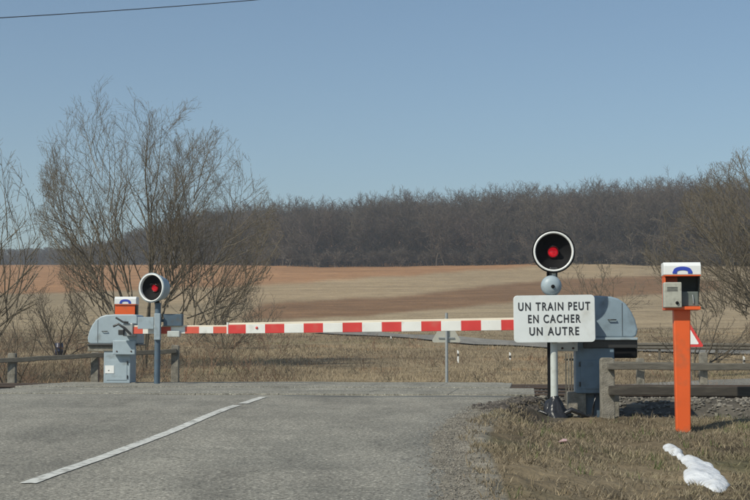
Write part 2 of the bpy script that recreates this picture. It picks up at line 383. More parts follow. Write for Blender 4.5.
FARROAD = [(60, 50), (40, 54), (26, 57.5), (15.5, 61), (8.5, 69), (1.6, 81), (-2.6, 91)]
ribbon('road', FARROAD, 3.4, .07, M['asphalt_far'])
# centre line: a long dash and the stub of the next
def dash(y0, y1, n=40):
    V = []; F = []
    for i in range(n + 1):
        y = y0 + (y1 - y0) * i / n; xc = np.interp(y, [-40, 10, 12, 14, 16, 18.6, 27], [-5.2, -2.36, -2.15, -1.97, -1.80, -1.58, -.85]) + .002 * math.sin(i * 2.1)
        wv = .058 + .002 * math.sin(i * 1.7)
        for q in range(5): 
            x = xc + (q / 2 - 1) * wv; V.append((x, y, float(road_z(y) + .012 * vnoise(x * .8, y * .5)) + .006))
    V = np.array(V); k = np.arange((n + 1) * 5).reshape(n + 1, 5)
    F = np.stack([k[:-1, :-1], k[:-1, 1:], k[1:, 1:], k[1:, :-1]], -1).reshape(-1, 4)
    tag(np_mesh('road_marking', V, F, M['paintline']), kind='structure')
dash(9.95, 17.6); dash(17.95, 19.6, 8); dash(3.0, 8.9)

# tracks: ballast bed, sleepers, rails; concrete panels fill the crossing between the road edges
a_tr = math.atan(-SK)
ca, sa = math.cos(a_tr), math.sin(a_tr)
def tr(u, t0, v, z): return (u * ca - v * sa, t0 + u * sa + v * ca, z)       # u along the track, v across
def track_struct(t0):
    root = thing('railway_track', None, None, (0, 0, 0)); del_keys = [k for k in ('label', 'category') if k in root.keys()]
    root['kind'] = 'structure'
    mb = MB()
    prof = [(-.037, 0), (-.037, .05), (-.01, .06), (-.01, .11), (-.036, .118), (-.036, .15), (.036, .15), (.036, .118), (.01, .11), (.01, .06), (.037, .05), (.037, 0)]
    for sgn in (-1, 1):
        for (u0, u1) in ((-60, 60),):
            P = [(sgn * .755 + a, b - .135) for a, b in prof]; n = len(P)
            vs = [tr(u0, t0, a, b) for a, b in P] + [tr(u1, t0, a, b) for a, b in P]
            mb = MB(); fs = [tuple(range(n)), tuple(range(2 * n - 1, n - 1, -1))] + [(i, i + n, (i + 1) % n + n, (i + 1) % n) for i in range(n)]
            mb.add(vs, fs, 0); mb.m[2 + 5] = 1
            mb.build('rail', [M['rust'], M['railhead']], root)
    mb = MB(); u = -40.0
    while u < 40:
        xm = u * ca
        if not (edge_l(t0 + u * sa) - .2 < xm < edge_r(t0 + u * sa) + .2):
            vs = [tr(u + a, t0, b, c) for a in (-.13, .13) for b in (-1.2, 1.2) for c in (-.24, -.125)]
            mb.add(vs, [(0, 1, 3, 2), (4, 6, 7, 5), (0, 4, 5, 1), (2, 3, 7, 6), (0, 2, 6, 4), (1, 5, 7, 3)], 0)
            for sv in (-.85, -.66, .66, .85):
                vs = [tr(u + a, t0, sv + b, c) for a in (-.06, .06) for b in (-.04, .04) for c in (-.12, -.07)]
                mb.add(vs, [(0, 1, 3, 2), (4, 6, 7, 5), (0, 4, 5, 1), (2, 3, 7, 6), (0, 2, 6, 4), (1, 5, 7, 3)], 1)
        u += .6
    mb.build('sleepers', [M['sleeper'], M['rust']], root)
    mb = MB(); u = -6.0
    while u < 2.0:
        for (v0, v1) in ((-1.55, -.85), (-.66, .66), (.85, 1.55)):
            vs = [tr(u + a, t0, b, c) for a in (.0, 1.194) for b in (v0, v1) for c in (-.05, .022)]
            mb.add(vs, [(0, 1, 3, 2), (4, 6, 7, 5), (0, 4, 5, 1), (2, 3, 7, 6), (0, 2, 6, 4), (1, 5, 7, 3)], 0)
        u += 1.2
    mb.build('crossing_panel', M['asphalt'], root, bevel=.006)
    return root
T1, T2 = 22.0, 25.7
track_struct(T1); track_struct(T2)
# loose ballast stones
def rocks(name, P, size, cols):
    ico = []; t = (1 + 5 ** .5) / 2
    iv = np.array([(-1, t, 0), (1, t, 0), (-1, -t, 0), (1, -t, 0), (0, -1, t), (0, 1, t), (0, -1, -t), (0, 1, -t), (t, 0, -1), (t, 0, 1), (-t, 0, -1), (-t, 0, 1)]) / 1.9
    fi = np.array([(0, 11, 5), (0, 5, 1), (0, 1, 7), (0, 7, 10), (0, 10, 11), (1, 5, 9), (5, 11, 4), (11, 10, 2), (10, 7, 6), (7, 1, 8), (3, 9, 4), (3, 4, 2), (3, 2, 6), (3, 6, 8), (3, 8, 9), (4, 9, 5), (2, 4, 11), (6, 2, 10), (8, 6, 7), (9, 8, 1)])
    n = len(P); a = rng.random(n) * 6.28; jit = 1 + .5 * (rng.random((n, 12, 1)) - .5)
    v = iv[None] * jit * size[:, None, None] * (np.array([1, .8, .65]) * (1 + .4 * (rng.random((n, 1, 3)) - .5)))
    x = v[..., 0] * np.cos(a)[:, None] - v[..., 1] * np.sin(a)[:, None]; y = v[..., 0] * np.sin(a)[:, None] + v[..., 1] * np.cos(a)[:, None]
    V = np.stack([x, y, v[..., 2]], -1) + P[:, None]
    F = (fi[None] + (np.arange(n) * 12)[:, None, None]).reshape(-1, 3)
    return np_mesh(name, V.reshape(-1, 3), F, M['stone'], np.repeat(cols, 12, 0))
n = 15000
u = rng.uniform(-12, 12, n); v = np.where(rng.random(n) < .6, rng.uniform(-2.1, -.2, n), rng.uniform(-1.5, 6.5, n))
x = u * ca - v * sa; y = T1 + u * sa + v * ca
keep = (x > edge_r(y) + .15) | (x < edge_l(y) - .15); x, y = x[keep], y[keep]
z = gz(x, y); tq = y + SK * x; z = z + np.where(tq > 21, .0, .01)
br = rng.uniform(.5, 1.5, len(x))[:, None]
o = rocks('ballast', np.stack([x, y, z], 1), rng.uniform(.018, .04, len(x)), np.array([(.17, .155, .13)]) * br)
tag(o, kind='stuff', label='grey brown ballast stones of the railway bed and its bank', cat='ballast')
# grit along the broken asphalt edge
n = 5000; y = rng.uniform(8.5, 20, n); x = edge_r(y) + rng.normal(.02, .12, n); br = rng.uniform(.5, 1.7, n)[:, None]
o = rocks('loose_gravel', np.stack([x, y, np.maximum(gz(x, y), np.where(x < edge_r(y), road_z(y), -9)) + .003], 1), rng.uniform(.003, .009, n), np.array([(.2, .18, .15)]) * br)
tag(o, kind='stuff', label='loose gravel along the crumbling right edge of the road', cat='gravel')

n = 420; y = rng.uniform(17.3, 19.7, n); x = edge_r(y) + rng.normal(.02, .10, n); br = rng.uniform(.5, 1.5, n)[:, None]
o = rocks('asphalt_crumbs', np.stack([x, y, np.maximum(gz(x, y), np.where(x < edge_r(y) - .05, road_z(y) - .02, -9)) + .004], 1), rng.uniform(.015, .06, n), np.array([(.07, .06, .05)]) * br)
tag(o, kind='stuff', label='dark crumbled asphalt and soil clods at the road edge by the crossing', cat='rubble')

# ------------------------------------------------------------ grass
def blades(name, x, y, z, h, wd, cols, lean=.5, lo=.1):
    n = len(x); a = rng.uniform(0, 6.28, n); b = rng.uniform(0, 6.28, n); L = rng.uniform(lo, 1, n) * lean
    dx, dy = np.cos(a) * wd / 2, np.sin(a) * wd / 2; lx, ly = np.cos(b) * L * h, np.sin(b) * L * h
    hh = h * np.sqrt(np.clip(1 - L * L * .8, .1, 1))
    V = np.stack([np.stack([x - dx, y - dy, z], 1), np.stack([x + dx, y + dy, z], 1),
                  np.stack([x + lx * .4 + dx * .6, y + ly * .4 + dy * .6, z + hh * .6], 1), np.stack([x + lx * .4 - dx * .6, y + ly * .4 - dy * .6, z + hh * .6], 1),
                  np.stack([x + lx, y + ly, z + hh], 1)], 1).reshape(-1, 3)
    i = np.arange(n) * 5
    F = np.concatenate([np.stack([i, i + 1, i + 2], 1), np.stack([i, i + 2, i + 3], 1), np.stack([i + 3, i + 2, i + 4], 1)])
    return np_mesh(name, V, F, M['grass'], np.repeat(cols, 5, 0))
SNOW = [(661, 446), (668, 444.5), (677, 446.5), (684, 450), (681, 454), (688, 457), (698, 458), (708, 461), (716, 465), (719, 470), (727, 475), (732, 482), (727, 488), (717, 490), (707, 488), (701, 484), (690, 482), (683, 477), (683, 471), (689, 469), (686, 464), (679, 458), (673, 453), (666, 450)]
# trodden winter grass on the verge in front
n = 150000
y = 8.5 + 11.0 * rng.random(n) ** .8; x = rng.uniform(.4, 8.0, n)
k = vnoise(x * 1.7, y * 1.7) + .6 * vnoise(x * 5, y * 5)
tq = y + SK * x
keep = (x > edge_r(y) + .12 + .12 * vnoise(y * 2, y * 0)) & (k > rng.normal(-.10, .45, n)) & (tq < 19.9) & (np.hypot(x - 2.3, y - 18.45) > .42) & ((tq < 18.2) | (rng.random(n) < .35))
_px, _py = proj(x, y, gz(x, y)); keep &= ~(in_poly(_px, _py, SNOW) | in_poly(_px, _py - 2.5, SNOW)) | (rng.random(n) < .02)
x, y, k = x[keep], y[keep], k[keep]
c0 = np.array((.30, .25, .172)); c1 = np.array((.165, .13, .085)); c2 = np.array((.15, .16, .07))
mix = np.clip(.55 + .35 * vnoise(x * .9 + 40, y * .9) + rng.normal(0, .25, len(x)), 0, 1)[:, None]
gr = (np.clip(vnoise(x * .8 + 7, y * .8 + 3) * .9 + .1, 0, 1) * rng.random(len(x)))[:, None]
cols = (c0 * mix + c1 * (1 - mix)) * (1 - gr * .6) + c2 * gr * .6
cols *= rng.uniform(.75, 1.3, len(x))[:, None]
o = blades('verge_grass', x, y, gz(x, y) - .004, rng.uniform(.02, .075, len(x)) * (1 + .3 * np.clip(k, 0, 1)), rng.uniform(.005, .011, len(x)), cols, 1.06, .45)
tag(o, kind='stuff', label='flattened brown winter grass on the right road verge', cat='grass')
# a few taller stalks and weeds standing out of it
m = 420; ys_ = rng.uniform(9.5, 19, m); xs_ = edge_r(ys_) + .35 + 5.5 * rng.random(m); cl = vnoise(xs_ * 1.1 + 3, ys_ * 1.1) > -.1; xs_, ys_ = xs_[cl], ys_[cl]
xs_ = np.repeat(xs_, 7) + rng.normal(0, .035, len(xs_) * 7); ys_ = np.repeat(ys_, 7) + rng.normal(0, .035, len(ys_) * 7)
gc = np.where((rng.random(len(xs_) // 7) < .45)[:, None], np.array([[.11, .14, .05]]), np.array([[.34, .27, .17]])); gc = np.repeat(gc, 7, 0) * rng.uniform(.7, 1.25, len(xs_))[:, None]
_px, _py = proj(xs_, ys_, gz(xs_, ys_)); cl = ~in_poly(_px, _py, SNOW); xs_, ys_, gc = xs_[cl], ys_[cl], gc[cl]
o = blades('verge_weeds', xs_, ys_, gz(xs_, ys_) - .004, rng.uniform(.05, .13, len(xs_)), rng.uniform(.005, .010, len(xs_)), gc, .9, .2)
tag(o, kind='stuff', label='green and straw coloured weed tufts scattered over the verge', cat='weeds')
# rough dry meadow and brambles beyond the tracks
def dist_farroad(x, y):
    d = np.full(len(x), 1e9); P = np.array(FARROAD, float)
    for a, b in zip(P[:-1], P[1:]):
        ab = b - a; t = np.clip(((x - a[0]) * ab[0] + (y - a[1]) * ab[1]) / (ab @ ab), 0, 1)
        d = np.minimum(d, np.hypot(x - a[0] - ab[0] * t, y - a[1] - ab[1] * t))
    return d
n = 210000
y = 33 + 62 * rng.random(n) ** 1.5; x = rng.uniform(-.33, .33, n) * (y + 4)
k = vnoise(x * .33, y * .22) + .5 * vnoise(x * 1.1, y * .9)
keep = (dist_farroad(x, y) > 2.0) & (k > rng.normal(-.6, .5, n)) & ~((y < 46) & (x > -3.8) & (y < 33 + .3 * np.abs(x)))
x, y, k = x[keep], y[keep], k[keep]
d1 = np.array((.33, .265, .175)); d2 = np.array((.155, .12, .082)); d3 = np.array((.21, .20, .105)); d4 = np.array((.34, .20, .105))
mix = np.clip(.5 + .8 * vnoise(x * .22 + 4, y * .16) + .3 * vnoise(x * .8, y * .4) + rng.normal(0, .22, len(x)), 0, 1)[:, None]
cols = d1 * mix + d2 * (1 - mix)
g1 = np.clip(vnoise(x * .18 + 30, y * .3) - .25, 0, 1)[:, None]; cols = cols * (1 - g1) + d3 * g1
g2 = (np.clip(vnoise(x * .4 + 60, y * .5 + 9) - .3, 0, 1) * 1.2)[:, None]; cols = cols * (1 - g2) + d4 * g2
cols *= rng.uniform(.7, 1.3, len(x))[:, None]
hgt = rng.uniform(.05, .16, len(x)) * (1 + 1.1 * np.clip(k, 0, 1.2)) * np.interp(y, [33, 60, 95], [1, .9, .6])
o = blades('meadow_grass', x, y, gz(x, y) - .01, hgt, np.interp(y, [33, 95], [.012, .03]) * rng.uniform(.7, 1.3, len(x)), cols, 1.0, .25)
tag(o, kind='stuff', label='rough dry brown meadow grass beyond the railway', cat='grass')

# ------------------------------------------------------------ bare trees
def segs_mesh(segs, sides):
    """segs (n,8): p0 r0 p1 r1 -> vertices, quads"""
    p0, r0, p1, r1 = segs[:, :3], segs[:, 3], segs[:, 4:7], segs[:, 7]
    t = p1 - p0; t /= np.maximum(np.linalg.norm(t, axis=1), 1e-6)[:, None]
    ref = np.where(np.abs(t[:, 2:3]) < .9, np.array([[0, 0, 1.]]), np.array([[1., 0, 0]]))
    a = np.cross(t, ref); a /= np.linalg.norm(a, axis=1)[:, None]; b = np.cross(t, a)
    q = np.arange(sides) * 2 * math.pi / sides
    ring = a[:, None] * np.cos(q)[None, :, None] + b[:, None] * np.sin(q)[None, :, None]
    V = np.concatenate([p0[:, None] + ring * r0[:, None, None], p1[:, None] + ring * r1[:, None, None]], 1)
    i = (np.arange(len(segs)) * 2 * sides)[:, None]; k = np.arange(sides)[None]
    F = np.stack([i + k, i + (k + 1) % sides, i + (k + 1) % sides + sides, i + k + sides], -1).reshape(-1, 4)
    return V.reshape(-1, 3), F
def grow(stems, rnd, lv_len=(.45, .42, .4), lv_n=(9, 7, 5), ang=(32, 34, 38), up=.12, wig=.09, minr=.006, start=.25, nseg=9):
    """stems: list of (base, direction, length, radius); returns segment arrays per level"""
    out = [[] for _ in range(len(lv_n) + 1)]
    def branch(p, d, L, r, lv):
        ns = max(3, nseg - 2 * lv); P = [p]; D = [d]; step = L / ns
        for i in range(ns):
            j = Vector((rnd.gauss(0, 1), rnd.gauss(0, 1), rnd.gauss(0, 1))) * wig
            d = (d + j + Vector((0, 0, up))).normalized(); P.append(P[-1] + d * step); D.append(d)
        rad = [max(minr * .6, r * (1 - .85 * i / ns)) for i in range(ns + 1)]
        for i in range(ns): out[lv].append((*P[i], rad[i], *P[i + 1], rad[i + 1]))
        if lv >= len(lv_n): return
        n = max(2, int(lv_n[lv] * rnd.uniform(.8, 1.25)))
        for k in range(n):
            f = start + (1 - start) * (k + rnd.random()) / n; i = min(ns - 1, int(f * ns)); q = f * ns - i
            pp = P[i].lerp(P[i + 1], min(max(q, 0), 1)); dd = D[i + 1]
            perp = dd.cross(Vector((rnd.gauss(0, 1), rnd.gauss(0, 1), rnd.gauss(0, 1)))).normalized()
            aa = R(ang[lv] * rnd.uniform(.7, 1.25))
            nd = (dd * math.cos(aa) + perp * math.sin(aa)).normalized()
            ll = L * lv_len[lv] * rnd.uniform(.65, 1.2) * (1.12 - .5 * f)
            branch(pp, nd, ll, max(minr, rad[i] * .55), lv + 1)
    for b, d, L, r in stems: branch(Vector(b), Vector(d).normalized(), L, r, 0)
    return [np.array(o, float) if o else np.zeros((0, 8)) for o in out]
def bare_tree(name, label, cat, x, y, stems, seed, m1, m2, group=None, hull=None, **kw):
    rnd = random.Random(seed); z = float(gz(x, y)) - .05
    root = thing(name, label, cat, (x, y, z), group=group)
    L = grow(stems, rnd, **kw)
    if hull:                                             # clipped crown outline
        pr = random.Random(seed + 1)
        for i_, A in enumerate(L):
            q = A[:, 4:7] + np.array((x, y, z)); hx, hy = proj(q[:, 0], q[:, 1], q[:, 2])
            hx = hx + 7 * vnoise(hx * .07, hy * .07) + np.array([pr.gauss(0, 2.5) for _ in hx]); hy = hy + 7 * vnoise(hy * .08 + 40, hx * .08)
            if i_:
                L[i_] = A[in_poly(hx, hy, hull)]
            else:
                ok = in_poly(px_ := proj(q[:, 0], q[:, 1], q[:, 2])[0], proj(q[:, 0], q[:, 1], q[:, 2])[1], hull)
                for n_ in range(1, len(A)):
                    if np.allclose(A[n_, :3], A[n_ - 1, 4:7]) and not ok[n_ - 1]: ok[n_] = False
                L[0] = A[ok]
    V, F = segs_mesh(L[0], 8); np_mesh('trunk', V, F, m1, parent=root, smooth=True)
    V, F = segs_mesh(np.concatenate(L[1:3]), 5) ; V2, F2 = segs_mesh(np.concatenate(L[3:]), 3) if len(L) > 3 else (np.zeros((0, 3)), np.zeros((0, 4), int))
    np_mesh('crown', np.concatenate([V, V2]), np.concatenate([F, F2 + len(V)]), m2, parent=root, smooth=True)
    return root
rs = random.Random(5)
def fan(n, L, tilt, r, spread=.5, up=0, jl=.15, bias=0.0):
    S_ = []
    for i in range(n):
        f = (i + .5) / n * 2 - 1; a = R(tilt) * f + R(rs.uniform(-4, 4)) + bias
        d = (math.sin(a), rs.uniform(-.35, .35), math.cos(a))
        S_.append(((f * spread * .6 + rs.uniform(-.04, .04), rs.uniform(-.08, .08), 0), d, L * (1 - .24 * abs(f)) * rs.uniform(1 - jl, 1 + jl), r * rs.uniform(.7, 1.15)))
    return S_
# the big many-stemmed tree behind the left barrier
p = at(147, 330, 52)
bare_tree('bare_tree', 'large leafless many-stemmed tree rising behind the left barrier machine', 'tree', p.x, 52,
          fan(22, 9.0, 62, .072, .5, jl=.07), 11, M['bark'], M['twig'], hull=[(60, 280), (38, 225), (44, 130), (72, 92), (100, 76), (130, 90), (152, 106), (175, 94), (204, 100), (230, 138), (252, 165), (272, 200), (288, 240), (262, 290), (215, 350), (85, 350)], lv_len=(.42, .42, .42), lv_n=(18, 9, 6), ang=(32, 36, 40), up=.035, wig=.075, minr=.0052, start=.26, nseg=11)
# left edge tree, half out of the picture
p = at(-46, 340, 44)
bare_tree('bare_tree', 'leafless tree with pale branches cut off by the left picture edge', 'tree', p.x, 44,
          fan(9, 7.6, 44, .07, .4), 21, M['bark'], M['twig'], hull=[(-400, 40), (0, 104), (14, 150), (30, 185), (42, 240), (40, 300), (30, 360), (-400, 360)], lv_len=(.45, .42, .42), lv_n=(14, 7, 4), ang=(32, 32, 34), up=.04, wig=.09, minr=.0065, start=.2)
p = at(12, 338, 40)
bare_tree('bare_shrub', 'spindly bare shrub leaning up beside the leftmost fence post', 'shrub', p.x, 40,
          fan(5, 2.9, 38, .028, .2), 23, M['bark2'], M['twig2'], lv_len=(.5, .45), lv_n=(7, 4), ang=(36, 34), up=.05, wig=.11, minr=.006, start=.2)
# right edge tree, its trunk just outside, boughs reaching in
p = at(800, 345, 50)
bare_tree('bare_tree', 'wide leafless tree reaching in from the right picture edge above the telephone post', 'tree', p.x, 50,
          fan(24, 7.9, 86, .07, .5, jl=.05), 31, M['bark'], M['twig'], hull=[(770, 360), (764, 312), (700, 306), (656, 292), (636, 262), (646, 240), (662, 215), (698, 178), (728, 155), (752, 142), (830, 110), (1100, 150), (1100, 360)], lv_len=(.42, .45, .42), lv_n=(17, 8, 5), ang=(34, 36, 38), up=.03, wig=.085, minr=.006, start=.15, nseg=11)
p = at(694, 345, 46)
bare_tree('bare_shrub', 'bare forked shrub directly behind the near orange telephone post', 'shrub', p.x, 46,
          fan(5, 2.9, 60, .04, .15, bias=.35), 33, M['bark2'], M['twig2'], lv_len=(.55, .45, .45), lv_n=(8, 5, 4), ang=(34, 34, 36), up=.03, wig=.12, minr=.006, start=.2)
p = at(600, 300, 95)
bare_tree('bare_tree', 'small slim bare tree on the slope above the white warning sign', 'tree', p.x, 95,
          fan(5, 4.6, 48, .055, .3), 41, M['bark'], M['twig'], lv_len=(.5, .45, .45), lv_n=(8, 5, 4), ang=(34, 34, 36), up=.05, wig=.1, minr=.011, start=.25)
p = at(214, 320, 84)
bare_tree('bare_tree', 'small dark-trunked bare tree right of the big tree above the barrier', 'tree', p.x, 84,
          fan(3, 4.2, 50, .07, .1), 43, M['bark2'], M['twig2'], lv_len=(.6, .5, .45), lv_n=(8, 5, 4), ang=(44, 38, 36), up=.04, wig=.1, minr=.010, start=.25)
p = at(258, 318, 92)
bare_tree('bare_shrub', 'low bare shrub at the field edge, right of the small dark-trunked tree', 'shrub', p.x, 92,
          fan(6, 2.6, 60, .035, .3), 44, M['bark2'], M['twig2'], lv_len=(.5, .45), lv_n=(7, 5), ang=(36, 36), up=.05, wig=.12, minr=.010, start=.15)
p = at(60, 335, 60)
bare_tree('bare_shrub', 'tangled bare shrub between the left edge tree and the big tree', 'shrub', p.x, 60,
          fan(9, 3.2, 62, .035, .3), 45, M['bark2'], M['twig2'], lv_len=(.5, .45, .4), lv_n=(8, 5, 3), ang=(36, 36, 36), up=.05, wig=.12, minr=.008, start=.15)
p = at(225, 330, 66)
bare_tree('bare_shrub', 'loose bare shrub at the right foot of the big tree behind the barrier pole', 'shrub', p.x, 66,
          fan(9, 2.7, 64, .03, .3), 46, M['bark'], M['twig'], lv_len=(.5, .45, .4), lv_n=(8, 5, 3), ang=(36, 36, 36), up=.05, wig=.12, minr=.008, start=.15)
# brambles and seedling scrub in the dip beyond the tracks: too many to count
segsA = []; rq = random.Random(77); cc = []
for i in range(420):
    yy = 38 + 50 * rq.random() ** 1.1; side = rq.random()
    xx = (rq.uniform(-.30, -.06) if side < .72 else rq.uniform(-.06, .30)) * (yy + 4)
    if dist_farroad(np.array([xx]), np.array([yy]))[0] < 3.2: continue
    hh = rq.uniform(.35, 1.1) * (1.15 if side < .6 else .6)
    z = float(gz(xx, yy)) - .03
    L = grow([((xx + rq.uniform(-.2, .2), yy + rq.uniform(-.2, .2), z), (rq.uniform(-.8, .8), rq.uniform(-.8, .8), 1), hh, .011) for _ in range(4)], rq,
             lv_len=(.5,), lv_n=(5,), ang=(40,), up=.02, wig=.2, minr=.006, start=.2, nseg=6)
    A = np.concatenate(L); segsA.append(A); cc.append(np.tile(np.array([(.15, .105, .07), (.13, .11, .075), (.20, .12, .075)][rq.randrange(3)]) * rq.uniform(.7, 1.3), (len(A) * 6, 1)))
V, F = segs_mesh(np.concatenate(segsA), 3)
tag(np_mesh('bramble_scrub', V, F, M['wood'], np.concatenate(cc)), kind='stuff', label='low bare brambles and scrub in the meadow beyond the railway', cat='scrub')

# ------------------------------------------------------------ the wood on the hill
def forest():
    variants = []
    for i in range(9):
        rnd = random.Random(100 + i); H = 15.0; n = rnd.choice((6, 7, 8))
        lean = (rnd.uniform(-.12, .12), rnd.uniform(-.12, .12))
        st = [((0, 0, 0), (lean[0], lean[1], 1), H * .5, .13)]
        for q_ in range(n):
            h_ = H * rnd.uniform(.18, .46); a_ = q_ * 2.4 + rnd.uniform(-.4, .4); t_ = R(rnd.uniform(14, 62)); 
            st.append(((lean[0] * h_, lean[1] * h_, h_), (math.cos(a_) * math.sin(t_), math.sin(a_) * math.sin(t_), math.cos(t_)), (H - h_) * rnd.uniform(.62, .80) / (1 + .2 * math.sin(t_)), .09))
        L = grow(st, rnd, lv_len=(.42, .5), lv_n=(10, 8), ang=(46, 48), up=.035, wig=.15, minr=.031, start=.16, nseg=6)
        variants.append(np.concatenate(L))
    top_px = [-80, 0, 60, 110, 150, 200, 240, 280, 330, 360, 400, 440, 500, 560, 600, 640, 680, 760, 900]
    top_py = [246, 248, 247, 238, 222, 204, 198, 197, 197, 192, 188, 192, 184, 181, 178, 179, 172, 172, 172]
    edge_d = [620, 600, 560, 500, 430, 360, 325, 305, 300, 300, 300, 300, 296, 292, 290, 288, 285, 285, 285]
    Vs, Fs, Cs = [], [], []; off = 0; rnd = random.Random(9)
    px = -150.0; items = []
    for row in range(6):
        px = -140.0
        while px < 880:
            d0 = np.interp(px, top_px, edge_d); d = d0 + row * 9 * (d0 / 300) + rnd.uniform(-3, 3) * (d0 / 300)
            items.append((px + rnd.uniform(-3, 3), d, row)); px += rnd.uniform(7, 11)
    for (q, d, row) in items:
        x = (q - 375) / FP * d; z = float(gz(x, d)) - .2
        tp = float(np.interp(q, top_px, top_py)) + 3.5 * float(vnoise(q * .045, 5.5)) + 3 * float(vnoise(q * .14, 1.5)) + rnd.uniform(-1.0, 3.5)
        ztop = at(q, tp, d).z
        h = max(3.0, ztop - z) * (1 if row else rnd.uniform(.72, .98))
        A = variants[rnd.randrange(9)].copy(); s = h / 13.3; sx = max(s, .6) * rnd.uniform(.95, 1.3); a = rnd.random() * 6.28
        for o_ in (0, 4):
            X, Y = A[:, o_] * sx, A[:, o_ + 1] * sx
            A[:, o_], A[:, o_ + 1] = X * math.cos(a) - Y * math.sin(a) + x, X * math.sin(a) + Y * math.cos(a) + d
            A[:, o_ + 2] = A[:, o_ + 2] * s + z
        f = d / 300; A[:, 3] *= (f + 1) / 2; A[:, 7] *= (f + 1) / 2
        V, F = segs_mesh(A, 3); Vs.append(V); Fs.append(F + off); off += len(V)
        base = np.array([(.100, .079, .060), (.078, .066, .053), (.120, .097, .070), (.095, .072, .058)][rnd.randrange(4)]) * rnd.uniform(.8, 1.2)
        Cs.append(np.tile(base, (len(V), 1)))
    # brushy wood edge
    for i in range(900):
        q = rnd.uniform(-140, 880); d0 = np.interp(q, top_px, edge_d); d = d0 + rnd.uniform(-4, 12); x = (q - 375) / FP * d; z = float(gz(x, d)) - .2
        A = variants[rnd.randrange(9)][::2].copy(); s = rnd.uniform(.16, .4); a = rnd.random() * 6.28
        for o_ in (0, 4):
            X, Y = A[:, o_] * s * 1.5, A[:, o_ + 1] * s * 1.5
            A[:, o_], A[:, o_ + 1] = X * math.cos(a) - Y * math.sin(a) + x, X * math.sin(a) + Y * math.cos(a) + d
            A[:, o_ + 2] = A[:, o_ + 2] * s + z
        V, F = segs_mesh(A, 3); Vs.append(V); Fs.append(F + off); off += len(V)
        Cs.append(np.tile(np.array((.13, .105, .08)) * rnd.uniform(.6, 1.1), (len(V), 1)))
    o = np_mesh('forest', np.concatenate(Vs), np.concatenate(Fs), M['wood'], np.concatenate(Cs))
    tag(o, kind='stuff', label='leafless grey brown wood along the top of the hill', cat='forest')
    print('forest verts', off)
forest()

# ------------------------------------------------------------ crossing signals
def lamp_head(root, c, yaw, r=.265, back=.20, m_shroud='black'):
    """round black signal face with white rim, small visor and red lens; faces -Y before yaw"""
    rot = Matrix.Rotation(yaw, 4, 'Z'); c = Vector(c)
    def put(mb, name, m, parent):
        mb.v = [tuple((rot @ Vector(v)) + (c if parent is root else Vector())) for v in mb.v]; return mb.build(name, m, parent)
    mb = MB(); mb.lathe([(0, back), (r * .35, back), (r * .8, back * .7), (r * .93, back * .3), (r * .98, -.02), (r * 1.04, -.06), (r * 1.035, -.072), (r * .98, -.07)]); h = put(mb, 'lamp_housing', M[m_shroud], root)
    h.data.shade_smooth()
    mb = MB(); mb.lathe([(r * .98, -.05), (r * .97, -.082), (r * .89, -.082), (r * .875, -.06), (r * .875, 0)]); put(mb, 'rim', M['ringwhite'], root)
    mb = MB(); mb.lathe([(r * .885, -.02), (r * .85, .0), (r * .55, .05), (r * .32, .07), (.0001, .075)]); put(mb, 'backboard', M['black'], root)
    mb = MB(); rl = r * .235
    n = 24; vs = []; fs = []
    for i in range(n + 1):
        q = R(-15 + 210 * i / n); dp = .13 * max(0, math.sin(q)) + .02
        for rr, yy in ((rl * 1.12, .07), (rl * 1.18, .07 - dp), (rl * 1.13, .07 - dp), (rl * 1.07, .07)): vs.append((math.cos(q) * rr, yy, math.sin(q) * rr))
    for i in range(n):
        for k in range(4): fs.append((i * 4 + k, i * 4 + (k + 1) % 4, (i + 1) * 4 + (k + 1) % 4, (i + 1) * 4 + k))
    mb.add(vs, fs, 0, True); put(mb, 'visor', M['visor'], root)
    MB_ = MB(); MB_.lathe([(rl * 1.25, .075), (rl * 1.22, .045), (rl * 1.05, .04), (rl, .065)]); put(MB_, 'lens_glow_ring', M['glow'], root)  # added ring, faintly emissive, for the soft edge of the lens glow
    mb = MB(); mb.lathe([(rl, .06), (rl * .9, .035), (rl * .6, .015), (.0001, .005)]); put(mb, 'lens', M['lens'], root)
    return h
G0 = -.22
ps = at(554.5, 415, 18.6)
sig = thing('crossing_signal', 'red light on a post carrying the white warning sign, right of the near lane', 'railway signal', (ps.x, 18.6, G0))
def zz(py, Y, g): return at(375, py, Y).z - g
H_l = zz(252, 18.6, G0)
MB().tube([(0, 0, .05), (0, 0, H_l - .235)], .048, 20).build('post', M['palegrey'], sig)
MB().tube([(-.062, .03, .03), (-.062, .03, 1.7), (-.062, .03, 1.85), (-.03, .05, 1.92)], .021, 10).build('dark_side_tube', M['black'], sig)  # black tube along the left side of the post
mb = MB()
P_ = [(.20, -.02), (.19, .03), (.15, .08), (.12, .13), (.105, .19), (.075, .24), (.052, .27)]
n_ = 28
vs = []; fs_ = []
for i_, (r__, h__) in enumerate(P_):
    for k_ in range(n_):
        q = 2 * math.pi * k_ / n_; f_ = 1 + .28 * float(vnoise(k_ * .55, i_ * .8)) + .10 * math.sin(q * 7 + i_)
        vs.append((math.cos(q) * r__ * f_, math.sin(q) * r__ * f_, h__ + .02 * float(vnoise(k_ * .7 + 9, i_ * 1.1))))
for i_ in range(len(P_) - 1):
    for k_ in range(n_): fs_.append((i_ * n_ + k_, i_ * n_ + (k_ + 1) % n_, (i_ + 1) * n_ + (k_ + 1) % n_, (i_ + 1) * n_ + k_))
mb.add(vs, fs_, 0, True); mb.build('foot_sleeve', M['rubber'], sig)
mb = MB(); mb.tube([(.12, -.10, .05), (.2, -.12, .10), (.30, -.1, .06), (.40, -.05, .01), (.5, .05, .0)], [.03, .035, .03, .022, .015], 9); mb.tube([(-.1, -.12, .04), (-.19, -.1, .08), (-.27, -.02, .02)], .022, 8)
mb.build('cable', M['rubber'], sig)
